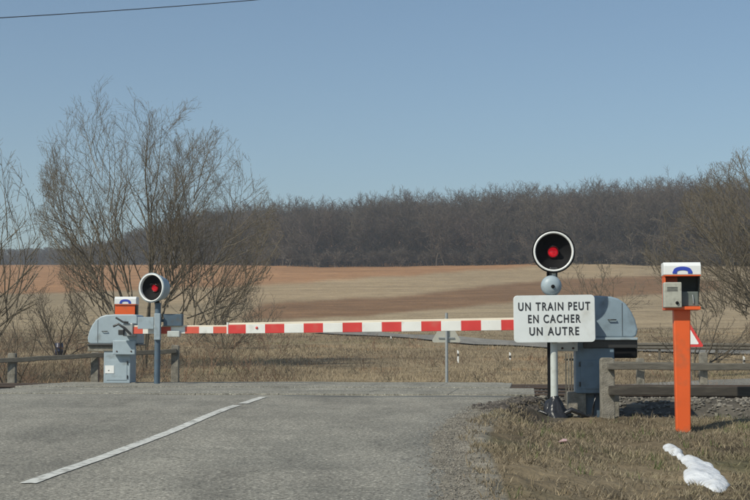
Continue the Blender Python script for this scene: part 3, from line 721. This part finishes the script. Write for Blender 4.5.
lamp_head(sig, (0, -.02, H_l), R(-3))
# bell below the light
hb = zz(286, 18.6, G0)
mb = MB(); mb.lathe([(.0001, -.15), (.05, -.148), (.1, -.13), (.128, -.09), (.134, -.05), (.12, -.045), (.12, .02), (.0001, .03)], c=(-.035, 0, hb), n=36); b_ = mb.build('bell', M['paint'], sig)
MB().lathe([(.0001, -.165), (.022, -.163), (.026, -.14)], c=(-.025, 0, hb - .012), n=16).build('bell_bolt', M['black'], b_)
MB().box(-.05, .05, -.04, .05, hb + .10, hb + .24, bev=.01).build('bracket', M['visor'], sig)
# the plate
def rrect(w_, h_, r, n=6):
    P = []
    for cx, cz, a0 in ((w_ / 2 - r, h_ / 2 - r, 0), (-w_ / 2 + r, h_ / 2 - r, 90), (-w_ / 2 + r, -h_ / 2 + r, 180), (w_ / 2 - r, -h_ / 2 + r, 270)):
        for i in range(n + 1): a = R(a0 + 90 * i / n); P.append((cx + r * math.cos(a), cz + r * math.sin(a)))
    return P
sgn = at(553, 319, 18.6); sy = -.13
mb = MB(); mb.prism(rrect(1.03, .60, .05), -.012, .012)
plate = mb.build('sign_plate', M['white'], sig, bevel=.004); plate.location = (sgn.x - ps.x, sy, sgn.z - G0); plate.rotation_euler = (0, R(-.6), R(-3))
for zq in (-.17, .17): MB().box(-.16, .20, .013, .05, zq - .02, zq + .02).build('fixing_bracket', M['steel'], plate)
def text_mesh(s, size, track=1.0, off=0.0, sx=1.0):
    cu = bpy.data.curves.new('t', 'FONT'); cu.body = s; cu.size = size; cu.align_x = 'CENTER'; cu.align_y = 'CENTER'
    cu.space_character = track; cu.offset = off; cu.extrude = .0015; cu.space_word = 1.1
    ob = bpy.data.objects.new('t', cu); COL.objects.link(ob)
    bpy.context.view_layer.update(); dg = bpy.context.evaluated_depsgraph_get()
    me = bpy.data.meshes.new_from_object(ob.evaluated_get(dg)); bpy.data.objects.remove(ob)
    co = np.empty(len(me.vertices) * 3, np.float32); me.vertices.foreach_get('co', co); co = co.reshape(-1, 3)
    X = co[:, 0] * sx; X -= (X.max() + X.min()) / 2; Z = co[:, 1] - (co[:, 1].max() + co[:, 1].min()) / 2
    co2 = np.stack([X, -.0145 - co[:, 2], Z], 1); me.vertices.foreach_set('co', co2.astype(np.float32).ravel()); me.update()
    return me, X.max() - X.min()
for s, zc, wpx, xo in (('UN TRAIN PEUT', .158, 71, 0.0), ('EN CACHER', -.0, 52, .0), ('UN AUTRE', -.158, 49, -.005)):
    words = s.split(); built = [text_mesh(w_, .145, 1.24, .003) for w_ in words]
    gap = .085; tot = sum(b[1] for b in built) + gap * (len(words) - 1); k = (wpx / 78) / tot; xc = -wpx / 78 / 2
    for w_, (me, wd) in zip(words, built):
        for v_ in me.vertices: v_.co.x *= k
        me.materials.clear(); me.materials.append(M['letter']); o = bpy.data.objects.new('lettering', me); COL.objects.link(o); o.parent = plate
        o.location = (xo + xc + wd * k / 2, 0, zc); xc += (wd + gap) * k

# ---- barriers
def boom_mesh(L, h0, h1, dpt, first, pitch, mir, reds):
    """runs in local -x*mir from x=0; stripes are material faces; open box beam with top strip coloured cream as if sunlit"""
    mb = MB(); cuts = [0.0] + sorted(reds) + [L]
    stripes = []; s = first; red = True; a = 0.0
    edges = [0.0]; s = first
    while s < L - .02: edges.append(s); s += pitch
    edges.append(L)
    for i in range(len(edges) - 1):
        a, b = edges[i], edges[i + 1]; mi = 1 if i % 2 == 0 else 0
        if not reds: mi = 1 - mi
        ha = h0 + (h1 - h0) * a / L; hb_ = h0 + (h1 - h0) * b / L
        xa, xb = -mir * a, -mir * b
        for (z0a, z1a, z0b, z1b, m_i, y0, y1) in ((-ha / 2, ha * .32, -hb_ / 2, hb_ * .32, mi, -dpt / 2, dpt / 2), (ha * .32, ha / 2, hb_ * .32, hb_ / 2, 2, -dpt * .42, dpt * .42)):
            vs = [(xa, y0, z0a), (xa, y1, z0a), (xa, y1, z1a), (xa, y0, z1a), (xb, y0, z0b), (xb, y1, z0b), (xb, y1, z1b), (xb, y0, z1b)]
            fs = [(0, 4, 5, 1), (3, 2, 6, 7), (0, 3, 7, 4), (1, 5, 6, 2)]
            if i == 0: fs.append((0, 1, 2, 3))
            if i == len(edges) - 2: fs.append((4, 7, 6, 5))
            mb.add(vs, fs, m_i)
    return mb
def barrier(label, X0, Y0, g, rotz, mir, boomL, boom_py, mp, mh, first, dh):
    """origin at the foot below the road-side edge of the pedestal; +x*mir points away from the road. g: ground level (z=0 is the plateau)"""
    root = thing('level_crossing_barrier', label, 'barrier', (X0, Y0, 0), rotz)
    m = mir
    def B(x0, x1, *a, **k): mb = MB(); mb.box(min(m * x0, m * x1), max(m * x0, m * x1), *a, **k); return mb
    z = dh
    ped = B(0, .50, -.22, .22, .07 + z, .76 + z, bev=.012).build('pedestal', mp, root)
    B(.06, .44, -.228, -.218, .13 + z, .50 + z, bev=.003).build('door', mp, ped)
    B(-.10, .13, -.20, .2, g - .1, .085 + z, bev=.01).build('plinth', M['concrete'], root)
    B(.37, .56, -.20, .2, g - .1, .085 + z, bev=.01).build('plinth', M['concrete'], root)
    B(.13, .37, -.12, .2, g - .1, .07 + z).build('plinth_gap_shade', M['slate'], root)  # dark block added for the shaded gap between the plinths
    # housing profile, seen from the road user's side
    prof = [(-.14, .80), (.74, .80), (.785, .82), (.80, .90), (.77, 1.03), (.72, 1.14), (.65, 1.24), (.56, 1.305), (.46, 1.335), (.30, 1.345), (-.06, 1.345), (-.12, 1.33), (-.14, 1.29)]
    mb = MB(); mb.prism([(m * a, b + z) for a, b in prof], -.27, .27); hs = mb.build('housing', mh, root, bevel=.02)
    B(-.16, .80, -.29, .29, .765 + z, .80 + z, bev=.008).build('lip', M['paint'] if mir > 0 else M['visor'], hs)
    B(.10, .80, -.24, .24, .66 + z, .765 + z, bev=.01).build('counterweight', M['visor'] if mir > 0 else M['concrete'], root)
    if mir > 0: B(.44, .80, -.20, .20, .53 + z, .66 + z, bev=.02).build('counterweight', M['black'], root)
    lp = B(-.12, .30, -.35, -.24, .60 + z, .86 + z, bev=.012) if mir < 0 else B(-.25, .02, -.33, -.23, .62 + z, .80 + z, bev=.01)
    lp = lp.build('drive_cover', M['paint'] if mir < 0 else M['palegrey'], root)
    for bx in (-.05, .22) if mir < 0 else (-.18, -.04): MB().lathe([(.0001, -.012), (.014, -.01), (.016, 0)], c=(m * bx, (-.35 if mir < 0 else -.33), .66 + z), n=12).build('bolt', M['rust'], lp)
    # handles / latch on the housing
    MB().tube([(m * .42, -.285, 1.03 + z), (m * .42, -.30, 1.03 + z), (m * .52, -.30, 1.03 + z), (m * .52, -.285, 1.03 + z)], .008, 8).build('latch', M['visor'], hs)
    MB().box(min(m * .60, m * .606), max(m * .60, m * .606), -.274, -.268, .82 + z, 1.25 + z).build('seam', M['visor'], hs)
    for hz_ in (.16, .42): MB().tube([(m * .05, -.232, hz_ + z), (m * .05, -.232, hz_ + .06 + z)], .010, 8).build('hinge', M['visor'], ped)
    MB().lathe([(.0001, -.24), (.014, -.238), (.016, -.226)], c=(m * .40, 0, .31 + z), n=12).build('lock', M['steel'], ped)
    MB().tube([(m * .25, -.16, .09 + z), (m * .25, -.24, .05 + z), (m * .22, -.25, -.1), (m * .2, -.24, g + .02)], .016, 8).build('cable', M['rubber'], root)
    # boom with clamp
    zb = at(375, boom_py, Y0).z
    arm = thing('boom', None, None, (m * -.02, -.36, zb)); arm.parent = root
    return root, arm, zb
# near barrier, right
NB = at(575, 393, 19.25)
nb, arm, zb = barrier('blue grey barrier machine at the right of the road holding the long near striped pole', NB.x, 19.25, -.3, R(-4), 1, 0, 323.5, M['ped_shade_paint'], M['near_shade_paint'], 0, 0)
bpy.data.objects.remove(arm)
def put_boom(root, x, y, zb, L, h0, h1, dpt, first, pitch, mir, reds, red, rot, drop):
    mb = boom_mesh(L, h0, h1, dpt, first, pitch, mir, reds); o = mb.build('boom', [M['bwhite'], red, M['cream']], root, bevel=.004)
    o.location = (x, y, zb); o.rotation_euler = (0, drop, rot); return o
# local boom: starts right of the sign plate's right edge, tip at photo x = 227
L1 = 4.68; rotn = R(-8 + 4)
bm_ = put_boom(nb, .05, -.42, zb, L1, .168, .142, .07, .50, .262, 1, [1], M['bred'], rotn, R(-.75))
MB().lathe([(.0001, -.01), (.016, -.009), (.018, 0)], c=(-(L1 - .40), -.036, 0), n=16).build('reflector', M['bred'], bm_)
MB().box(-L1 - .012, -L1 + .01, -.04, .04, -.078, .078, bev=.004).build('end_cap', M['bwhite'], bm_)
MB().box(-.10, .16, -.05, .14, -.11, .11, bev=.012).build('clamp', M['steel'], bm_)
# far barrier, left
FBX = at(133, 380, 27.1)
fb, arm, zb2 = barrier('pale blue grey barrier machine at the left beyond the tracks holding the far striped pole', FBX.x, 27.1, -.1, R(-5), -1, 0, 330, M['paint'], M['paint'], 0, -.055)
bpy.data.objects.remove(arm)
bm2 = put_boom(fb, .06, -.45, zb2, 2.75, .155, .14, .07, .24, .262, -1, [1], M['farred'], R(-1), R(-.15))
MB().box(-.13, .06, -.06, .2, -.12, .12, bev=.015).build('clamp', M['steel'], bm2)
mb = MB(); mb.tube([(-.30, -.08, .06), (-.2, -.1, .10), (-.08, -.09, .02), (.02, -.08, -.08)], .022, 8); mb.tube([(-.26, -.06, .22), (-.12, -.09, .14), (-.02, -.08, .13)], .018, 8); mb.box(-.2, -.1, -.12, .0, -.1, .0, bev=.01)
mb.build('hinge_links', M['visor'], bm2)
MB().box(-.47, -.30, -.235, -.2285, .20, .345).build('notice_label', M['ringwhite'], fb)

# far signal, left
pf = at(157, 383, 26.4); gL = -.06
fs = thing('crossing_signal', 'red light on a dark post beside the far barrier machine at the left', 'railway signal', (pf.x, 26.4, gL))
k = lambda py: at(375, py, 26.4).z - gL
MB().tube([(0, 0, 0), (0, .02, k(303))], .055, 18).build('post', M['slate'], fs)
MB().tube([(0, .02, k(306)), (-.03, .10, k(302)), (-.05, .16, k(297))], .05, 14).build('bracket', M['black'], fs)
lamp_head(fs, (-.075, -.05, k(288)), R(-24), r=.262, back=.34, m_shroud='paint')
MB().box(-.05, .06, -.09, .06, k(340), k(313.5), bev=.01).build('junction_box', M['paint'], fs)
MB().box(-.36, -.07, -.02, .03, k(329), k(317), bev=.006).build('side_plate', M['paint'], fs)
MB().box(.10, .44, .02, .24, k(326), k(314), bev=.01).build('relay_box', M['slate'], fs)
MB().box(.18, .40, -.02, .2, k(337), k(331), bev=.01).build('lower_box', M['palegrey'], fs)
MB().box(.04, .2, .05, .1, k(322), k(319)).build('arm', M['slate'], fs)
MB().lathe([(0, 0), (.13, 0), (.13, .03), (.06, .05)], axis='Z', n=16).build('foot', M['rubber'], fs)

# ------------------------------------------------------------ emergency telephones
def phone(label, x, y, g, H, rotz, open_front=True):
    """orange column with an open-fronted head; H: full height"""
    r = thing('emergency_telephone', label, 'telephone post', (x, y, g), rotz, None)
    zt = H; w2 = .205
    mb = MB(); n = 4
    vs = [(sx * w_, sy_ * d_, z_) for z_, w_, d_ in ((0, .082, .075), (H - .54, .096, .09)) for sx, sy_ in ((-1, -1), (1, -1), (1, 1), (-1, 1))]
    mb.add(vs, [(0, 1, 2, 3), (7, 6, 5, 4)] + [(i, (i + 1) % 4, (i + 1) % 4 + 4, i + 4) for i in range(4)])
    mb.build('column', M['orange'], r, bevel=.012)
    MB().box(-w2, w2, -.17, .14, H - .555, H - .515, bev=.006).build('shelf', M['orange'], r)
    mb = MB(); mb.box(-w2, -w2 + .014, -.15, .14, H - .515, H - .148); mb.build('side_panel', M['orange'], r)
    mb = MB(); mb.prism([(.05, H - .515), (.14, H - .515), (.14, H - .148), (-.15, H - .148), (-.15, H - .18)], w2 - .014, w2, plane='YZ'); mb.build('side_panel', M['recess'], r)
    mb = MB(); mb.box(-w2 + .014, w2 - .014, .12, .14, H - .515, H - .148); mb.build('back_panel', M['recess'], r)
    mb = MB(); mb.box(-w2 + .014, -.03, .10, .12, H - .515, H - .148); mb.build('lining', M['orange'], r)
    mb = MB(); mb.prism([(-.19, H - .148), (.15, H - .148), (.15, H), (-.13, H), (-.19, H - .04)], -w2 - .008, w2 + .008, plane='YZ'); cap = mb.build('hood', M['ringwhite'], r, bevel=.006)
    MB().box(-w2 - .004, w2 + .004, -.186, .146, H - .162, H - .148).build('hood_edge', M['orange'], r)
    # handset symbol
    mb = MB(); P = []; N = 14
    for i in range(N + 1): q = math.pi * i / N; P.append((.108 * math.cos(q), .078 * math.sin(q) ** .6 + .0))
    for i in range(N, -1, -1): q = math.pi * i / N; P.append((.068 * math.cos(q), .040 * math.sin(q) ** .6 - .004))
    P = [(a, b) for a, b in P]
    fr = [(a, -.1935, b + H - .122) for a, b in P]; n = len(P)
    # quads strip, standing 3 mm off the fascia
    vs = []; fsx = []
    for i in range(N + 1):
        a = P[i]; b = P[n - 1 - i]
        for (q_, yv) in ((a, -.196), (b, -.196), (b, -.186), (a, -.186)): vs.append((q_[0], yv, q_[1] + H - .130))
    for i in range(N):
        for k_ in range(4): fsx.append((i * 4 + k_, i * 4 + (k_ + 1) % 4, (i + 1) * 4 + (k_ + 1) % 4, (i + 1) * 4 + k_))
    fsx += [(0, 1, 2, 3), (N * 4, N * 4 + 3, N * 4 + 2, N * 4 + 1)]
    mb.add(vs, fsx)
    for sg in (-1, 1): mb.box(sg * .088 - .026, sg * .088 + .026, -.1965, -.186, H - .136, H - .108, bev=.004)
    mb.build('handset_symbol', M['bluesym'], cap)
    if open_front:
        u = MB().box(-w2 - .012, -.012, -.215, -.03, H - .530, H - .235, bev=.012).build('telephone_unit', M['keypad'], r)
        mb = MB()
        for i in range(3): mb.box(-.18, -.06, -.2185, -.214, H - .30 - .018 * i, H - .292 - .018 * i)
        mb.build('speaker_grille', M['visor'], u)
        MB().lathe([(.0001, -.235), (.016, -.233), (.02, -.214)], c=(-.068, 0, H - .475), n=16).build('call_button', M['black'], u)
        MB().box(-.005, .188, -.11, .10, H - .513, H - .34, bev=.01).build('inner_box', M['greygreen'], r)
        MB().tube([(.12, -.115, H - .38), (.125, -.125, H - .42), (.13, -.118, H - .48)], .008, 8).build('cord', M['steel'], r)
    else:
        MB().box(-w2 + .016, w2 - .016, -.165, -.15, H - .515, H - .165, bev=.004).build('door', M['orange'], r)
    return r
pp = at(683, 430, 17.0)
phone('orange emergency telephone post with white hood on the near right verge', pp.x, 17.0, pp.z - .03, at(375, 263, 17.0).z - pp.z + .03, R(-6))
pq = at(126, 380, 28.6)
phone('orange and white emergency telephone top peeping over the far left barrier machine', pq.x, 28.6, -.3, at(375, 297, 28.6).z + .3, R(0), False)

# ------------------------------------------------------------ post and rail fences
def fence(label, pts, top, g, rails, pw=.16, group=None, rm=None, rh=.10, lead=None):
    r = thing('fence', label, 'fence', (pts[0][0], pts[0][1], 0)); ox, oy = pts[0]
    for i, (x, y, tp, gg) in enumerate(pts_ := [(p_[0], p_[1], (top[i] if isinstance(top, (list, tuple)) else top), (g[i] if isinstance(g, (list, tuple)) else g)) for i, p_ in enumerate(pts)]):
        mb = MB(); mb.prism([(x - ox - pw / 2, gg - .15), (x - ox + pw / 2, gg - .15), (x - ox + pw / 2, tp - .02), (x - ox + pw / 2 - .03, tp), (x - ox - pw / 2 + .02, tp), (x - ox - pw / 2, tp - .02)], y - oy - pw / 2, y - oy + pw / 2)
        mb.build('fence_post', M['concrete'], r, bevel=.012)
    a, b = (pts if lead is None else lead)[0], (pts if lead is None else lead)[-1]
    for (za, zb_, h) in rails:
        d = Vector((b[0] - a[0], b[1] - a[1], 0)).normalized(); nn = Vector((d.y, -d.x, 0)) * (pw / 2 + .035)
        A = Vector((a[0] - ox, a[1] - oy, za)) + nn; Bv = Vector((b[0] - ox, b[1] - oy, zb_)) + nn; t = Vector((d.y, -d.x, 0)) * .035
        N = 14; vs = []; fs_ = []
        for i in range(N + 1):
            p0 = A.lerp(Bv, i / N); p0.z += .006 * math.sin(i * 2.3)
            for q in (p0 - t - Vector((0, 0, h / 2)), p0 + t - Vector((0, 0, h / 2)), p0 + t + Vector((0, 0, h / 2)), p0 - t + Vector((0, 0, h / 2))): vs.append(q)
        for i in range(N):
            for k_ in range(4): fs_.append((i * 4 + k_, i * 4 + (k_ + 1) % 4, (i + 1) * 4 + (k_ + 1) % 4, (i + 1) * 4 + k_))
        fs_ += [(0, 1, 2, 3), (N * 4, N * 4 + 3, N * 4 + 2, N * 4 + 1)]
        MB().add(vs, fs_).build('fence_rail', rm or M['darkrail'], r, bevel=.01)
    return r
q0 = at(607.5, 425, 18.55)
def fp(x): return (x, 18.55 - (x - q0.x) * .095)
PT = [fp(q0.x), fp(q0.x + 2.55), fp(q0.x + 5.1), fp(q0.x + 7.6)]
fence('weathered post and rail fence along the near side of the tracks at the right', PT, [.54, .50, .5, .5], [-.30, -.4, -.4, -.4],
      [(.43, .40, .085)], pw=.17)
a_, b_ = Vector((*PT[0], 0)), Vector((*PT[-1], 0)); fr_ = [o for o in COL.objects if o.type == 'EMPTY' and o.get('label', '').startswith('weathered post and rail fence along the near')][0]
vs = []; fs_ = []
for i in range(15):
    q = (b_ - a_) * (i / 14) + Vector((0, -.13, .125 - .03 * i / 14 + .005 * math.sin(i * 2)))
    for dy, dz in ((-.035, -.06), (.035, -.06), (.035, .06), (-.035, .06)): vs.append(q + Vector((0, dy, dz)))
for i in range(14):
    for k_ in range(4): fs_.append((i * 4 + k_, i * 4 + (k_ + 1) % 4, (i + 1) * 4 + (k_ + 1) % 4, (i + 1) * 4 + k_))
fs_ += [(0, 1, 2, 3), (56, 59, 58, 57)]
MB().add(vs, fs_).build('fence_rail', M['tarred'], fr_, bevel=.01)
# far left fence
LF = [at(-70, 385, 27.4), at(12, 385, 27.9), at(95, 385, 28.5), at(175, 385, 29.0)]
LP = [(v_.x, v_.y) for v_ in LF]
fence('weathered post and rail fence beyond the tracks at the left', LP, [at(375, 356, 27.4).z, at(375, 353, 27.9).z, at(375, 352, 28.5).z, at(375, 345, 29.0).z], [-.5] * 4,
      [(at(375, 364.5, 27.4).z, at(375, 351, 29.0).z, .09)], pw=.15)
# second far fence, right, only its dark top rail shows above the tracks
RF = [at(578, 350, 30.2), at(640, 350, 30.0), at(703, 350, 29.6), at(790, 350, 29.0)]
fence('grey post and rail fence beyond the tracks at the right', [(v_.x, v_.y) for v_ in RF], [.46, .46, .58, .5], [-.6] * 4, [(.36, .30, .09)], pw=.15)
# picket guard beside the near machine
gp = at(566, 380, 19.9)
gd = thing('picket_guard', 'short grey picket guard between the sign post and the near barrier machine', 'guard', (gp.x, 19.9, -.15))
for i in range(6): MB().box(i * .038 - .009, i * .038 + .009, -.01, .01, .05, .74).build('picket', M['concrete'] if i % 2 else M['darkrail'], gd)
for zq in (.15, .64): MB().box(-.02, .21, .012, .03, zq, zq + .03).build('crossbar', M['darkrail'], gd)

# ------------------------------------------------------------ far road furniture
def triangle(mb, s, z0, y0, y1, r=.05):
    P = []; h = s * .866
    V3 = [(-s / 2, 0), (s / 2, 0), (0, h)]; c = (0, h / 3)
    for i, (a, b) in enumerate(V3):
        v_ = Vector((a - c[0], b - c[1])).normalized(); cc_ = (a - v_.x * 2 * r, b - v_.y * 2 * r); base = math.atan2(v_.y, v_.x)
        for q in range(7): an = base + R(-60 + 20 * q); P.append((cc_[0] + r * math.cos(an), cc_[1] + r * math.sin(an) + z0))
    mb.prism(P, y0, y1); return mb
sp = at(446.5, 382, 36.5); z0 = float(gz(sp.x, 36.5)); ts = thing('road_sign', 'triangular road sign seen from behind on a grey post, centre beyond the near pole', 'road sign', (sp.x, 36.5, z0), R(4))
triangle(MB(), .78, at(375, 342.5, 36.5).z - z0, -.01, .01).build('sign_plate', M['signback'], ts)
MB().tube([(0, -.04, 0), (0, -.04, at(375, 313, 36.5).z - z0)], .036, 12).build('post', M['steel'], ts)
mb = MB(); zq = at(375, 338, 36.5).z - z0; mb.box(-.2, .2, -.035, -.012, zq - .015, zq + .015); mb.build('bracket', M['steel'], ts)
# red and white triangle behind the near telephone
sp = at(689.8, 365, 33.5); z0 = float(gz(sp.x, 33.5)); t2 = thing('road_sign', 'red and white triangular road sign half hidden by the orange telephone post', 'road sign', (sp.x, 33.5, z0), R(-14))
zb_ = at(375, 347, 33.5).z - z0
triangle(MB(), .66, zb_, -.01, .012, .035).build('sign_plate', M['bred'], t2)
triangle(MB(), .44, zb_ + .062, -.016, -.011, .02).build('sign_face', M['ringwhite'], t2)
MB().tube([(0, .05, 0), (0, .05, zb_ + .35)], .03, 12).build('post', M['steel'], t2)
# delineators
DL = 'delineator posts beside the far road'
def delin(px, py, Y, h, label):
    v_ = at(px, py, Y); z_ = float(gz(v_.x, Y)); r = thing('delineator_post', label, 'marker post', (v_.x, Y, z_ - .02), group=DL)
    top = v_.z - z_ + .02
    mb = MB(); mb.prism([(-.035, 0), (.035, 0), (.035, top - .05), (-.035, top)], -.03, .03); b = mb.build('post', M['ringwhite'], r, bevel=.008)
    MB().box(-.037, .037, -.034, -.027, top - .24, top - .14).build('reflector', M['visor'], r)
delin(458, 350, 56, .5, 'thin white marker post just right of the back-turned triangular sign')
delin(391, 336, 76, .4, 'tiny white marker post left of the back-turned triangular sign')
delin(510, 352, 58, .4, 'short white marker post at the left edge of the white warning sign')
delin(650, 354, 60, .4, 'white marker post between near barrier machine and orange telephone post')
delin(744, 356, 54, .5, 'white marker post at the right picture edge')
# guard rail beyond the far road, right
g_pts = [(26.5, 52.6), (21, 53.8), (15.2, 55.2), (10.0, 56.6)]
gr = thing('guard_rail', 'dark guard rail in front of the distant road at the right', 'guard rail', (0, 0, 0))
vs = []; fs_ = []
GP = []
for a, b in zip(g_pts[:-1], g_pts[1:]):
    for i in range(5): GP.append((a[0] + (b[0] - a[0]) * i / 5, a[1] + (b[1] - a[1]) * i / 5))
GP.append(g_pts[-1])
prof = [(0, -.13), (-.05, -.09), (-.05, -.04), (0, 0), (-.05, .04), (-.05, .09), (0, .13), (.012, .13), (.012, -.13)]
for (x, y) in GP:
    z_ = float(gz(x, y)) + .55
    for a, b in prof: vs.append((x + a * .4, y + a, z_ + b))
n = len(prof)
for i in range(len(GP) - 1):
    for k_ in range(n): fs_.append((i * n + k_, i * n + (k_ + 1) % n, (i + 1) * n + (k_ + 1) % n, (i + 1) * n + k_))
MB().add(vs, fs_).build('rail', M['darkrail'], gr)
for (x, y) in GP[::2]:
    z_ = float(gz(x, y)); MB().box(x - .04, x + .04, y + .03, y + .12, z_ - .2, z_ + .66).build('guard_post', M['darkrail'], gr)

# ------------------------------------------------------------ small things
# snow left on the verge
def snow():
    P = SNOW
    W = []
    for a, b in P:
        Y = 14.0
        for _ in range(12):
            v_ = at(a, b, Y); zg = float(gz(v_.x, Y, False)); d = (349 - b) / FP
            Y = (zg + .03 - CAMZ) / math.tan(math.atan((250 - b) / FP) + PITCH)
        W.append((at(a, b, Y).x, Y))
    W = np.array(W)
    # subdivide the outline
    Q = W
    for _ in range(2):
        A = Q; B = np.roll(Q, -1, 0); Q = np.stack([A * .75 + B * .25, A * .25 + B * .75], 1).reshape(-1, 2)
    x0, x1, y0, y1 = W[:, 0].min() - .03, W[:, 0].max() + .03, W[:, 1].min() - .03, W[:, 1].max() + .03
    nx, ny = 90, 150; X, Y = np.meshgrid(np.linspace(x0, x1, nx), np.linspace(y0, y1, ny), indexing='ij')
    ins_ = in_poly(X, Y, [tuple(q) for q in Q])
    d = np.full(X.shape, 1e9)
    for a, b in zip(Q, np.roll(Q, -1, 0)):
        ab = b - a; t = np.clip(((X - a[0]) * ab[0] + (Y - a[1]) * ab[1]) / (ab @ ab + 1e-12), 0, 1)
        d = np.minimum(d, np.hypot(X - a[0] - ab[0] * t, Y - a[1] - ab[1] * t))
    d = np.where(ins_, d, -d)
    h = np.where(d > 0, .04 * (1 - np.exp(-np.maximum(d, 0) / .04)), -.05) + .006 * vnoise(X * 18, Y * 12) * np.clip(d / .03, 0, 1) + .008 * vnoise(X * 5, Y * 3) * np.clip(d / .06, 0, 1)
    Z = gz(X, Y) + h
    base = np.array([X.mean(), Y.mean(), 0]); idx = np.arange(X.size).reshape(X.shape)
    keep_ = d > -.03
    F = np.stack([idx[:-1, :-1], idx[1:, :-1], idx[1:, 1:], idx[:-1, 1:]], -1).reshape(-1, 4)
    km = keep_.ravel()[F].all(1); F = F[km]; used, inv = np.unique(F, return_inverse=True)
    V = (np.stack([X, Y, Z], -1).reshape(-1, 3))[used] - np.array([X.mean(), Y.mean(), 0])
    o = np_mesh('snow_patch', V, inv.reshape(F.shape), M['snow'], smooth=True); o.location = (X.mean(), Y.mean(), 0)
    tag(o, 'irregular patch of old white snow on the right verge', 'snow patch')
snow()
# dark blue drum standing in the meadow
v_ = at(59, 353, 62); rb = random.Random(4); zg = float(gz(v_.x, 62))
o = MB().lathe([(.0001, 0), (.15, 0), (.17, .03), (.175, .16), (.185, .17), (.175, .18), (.178, .32), (.187, .33), (.178, .34), (.165, .50), (.15, .52), (.0001, .52)], axis='Z', n=20).build('plastic_drum', M['bag'])
o.location = (v_.x, 62, zg); tag(o, 'small dark blue drum in the scrub above the left fence', 'drum')
# yellow marker by the track
v_ = at(722, 378, 20.4)
o = MB().box(-.07, .07, -.03, .03, -.03, .035, bev=.012).build('yellow_marker', M['yellow']); o.location = (v_.x, 23.8, float(gz(v_.x, 23.8)) + .04); tag(o, 'small yellow marker lying beside the tracks at the right', 'marker')
v_ = at(562, 460, 14.2)
mb = MB(); vs = [(rb.uniform(-.06, .06), rb.uniform(-.08, .08), rb.uniform(.0, .05)) for _ in range(12)]
import bmesh
bm = bmesh.new()
for q in vs: bm.verts.new(q)
bmesh.ops.convex_hull(bm, input=bm.verts); me = bpy.data.meshes.new('paper_scrap'); bm.to_mesh(me); bm.free(); me.materials.append(M['pink'])
o = bpy.data.objects.new('paper_scrap', me); COL.objects.link(o); o.location = (v_.x, 14.2, float(gz(v_.x, 14.2))); tag(o, 'pale crumpled scrap of paper in the verge grass', 'litter')
# overhead cable at the top left
a = at(-260, 30, 24); b = at(420, -16, 34); pts = []
for i in range(31):
    f = i / 30; q = a.lerp(b, f); q.z -= .12 * 4 * f * (1 - f); pts.append(q - a)
o = MB().tube(pts, .009, 8).build('overhead_cable', M['cable']); o.location = a; tag(o, 'thin dark overhead cable crossing the sky at the top left', 'cable')

# ------------------------------------------------------------ the air between here and the wood
hz = MB().box(-2600, 2600, -60, 1600, -8, 85).build('haze', M['cable']); hm = bpy.data.materials.new('haze'); hm.use_nodes = True
hn = hm.node_tree; hn.nodes.clear(); ho = hn.nodes.new('ShaderNodeOutputMaterial'); pv = hn.nodes.new('ShaderNodeVolumePrincipled')
pv.inputs['Color'].default_value = (.86, .90, .95, 1); pv.inputs['Density'].default_value = .0006; pv.inputs['Anisotropy'].default_value = .2
hn.links.new(pv.outputs[0], ho.inputs['Volume']); hz.data.materials.clear(); hz.data.materials.append(hm); hz['kind'] = 'stuff'
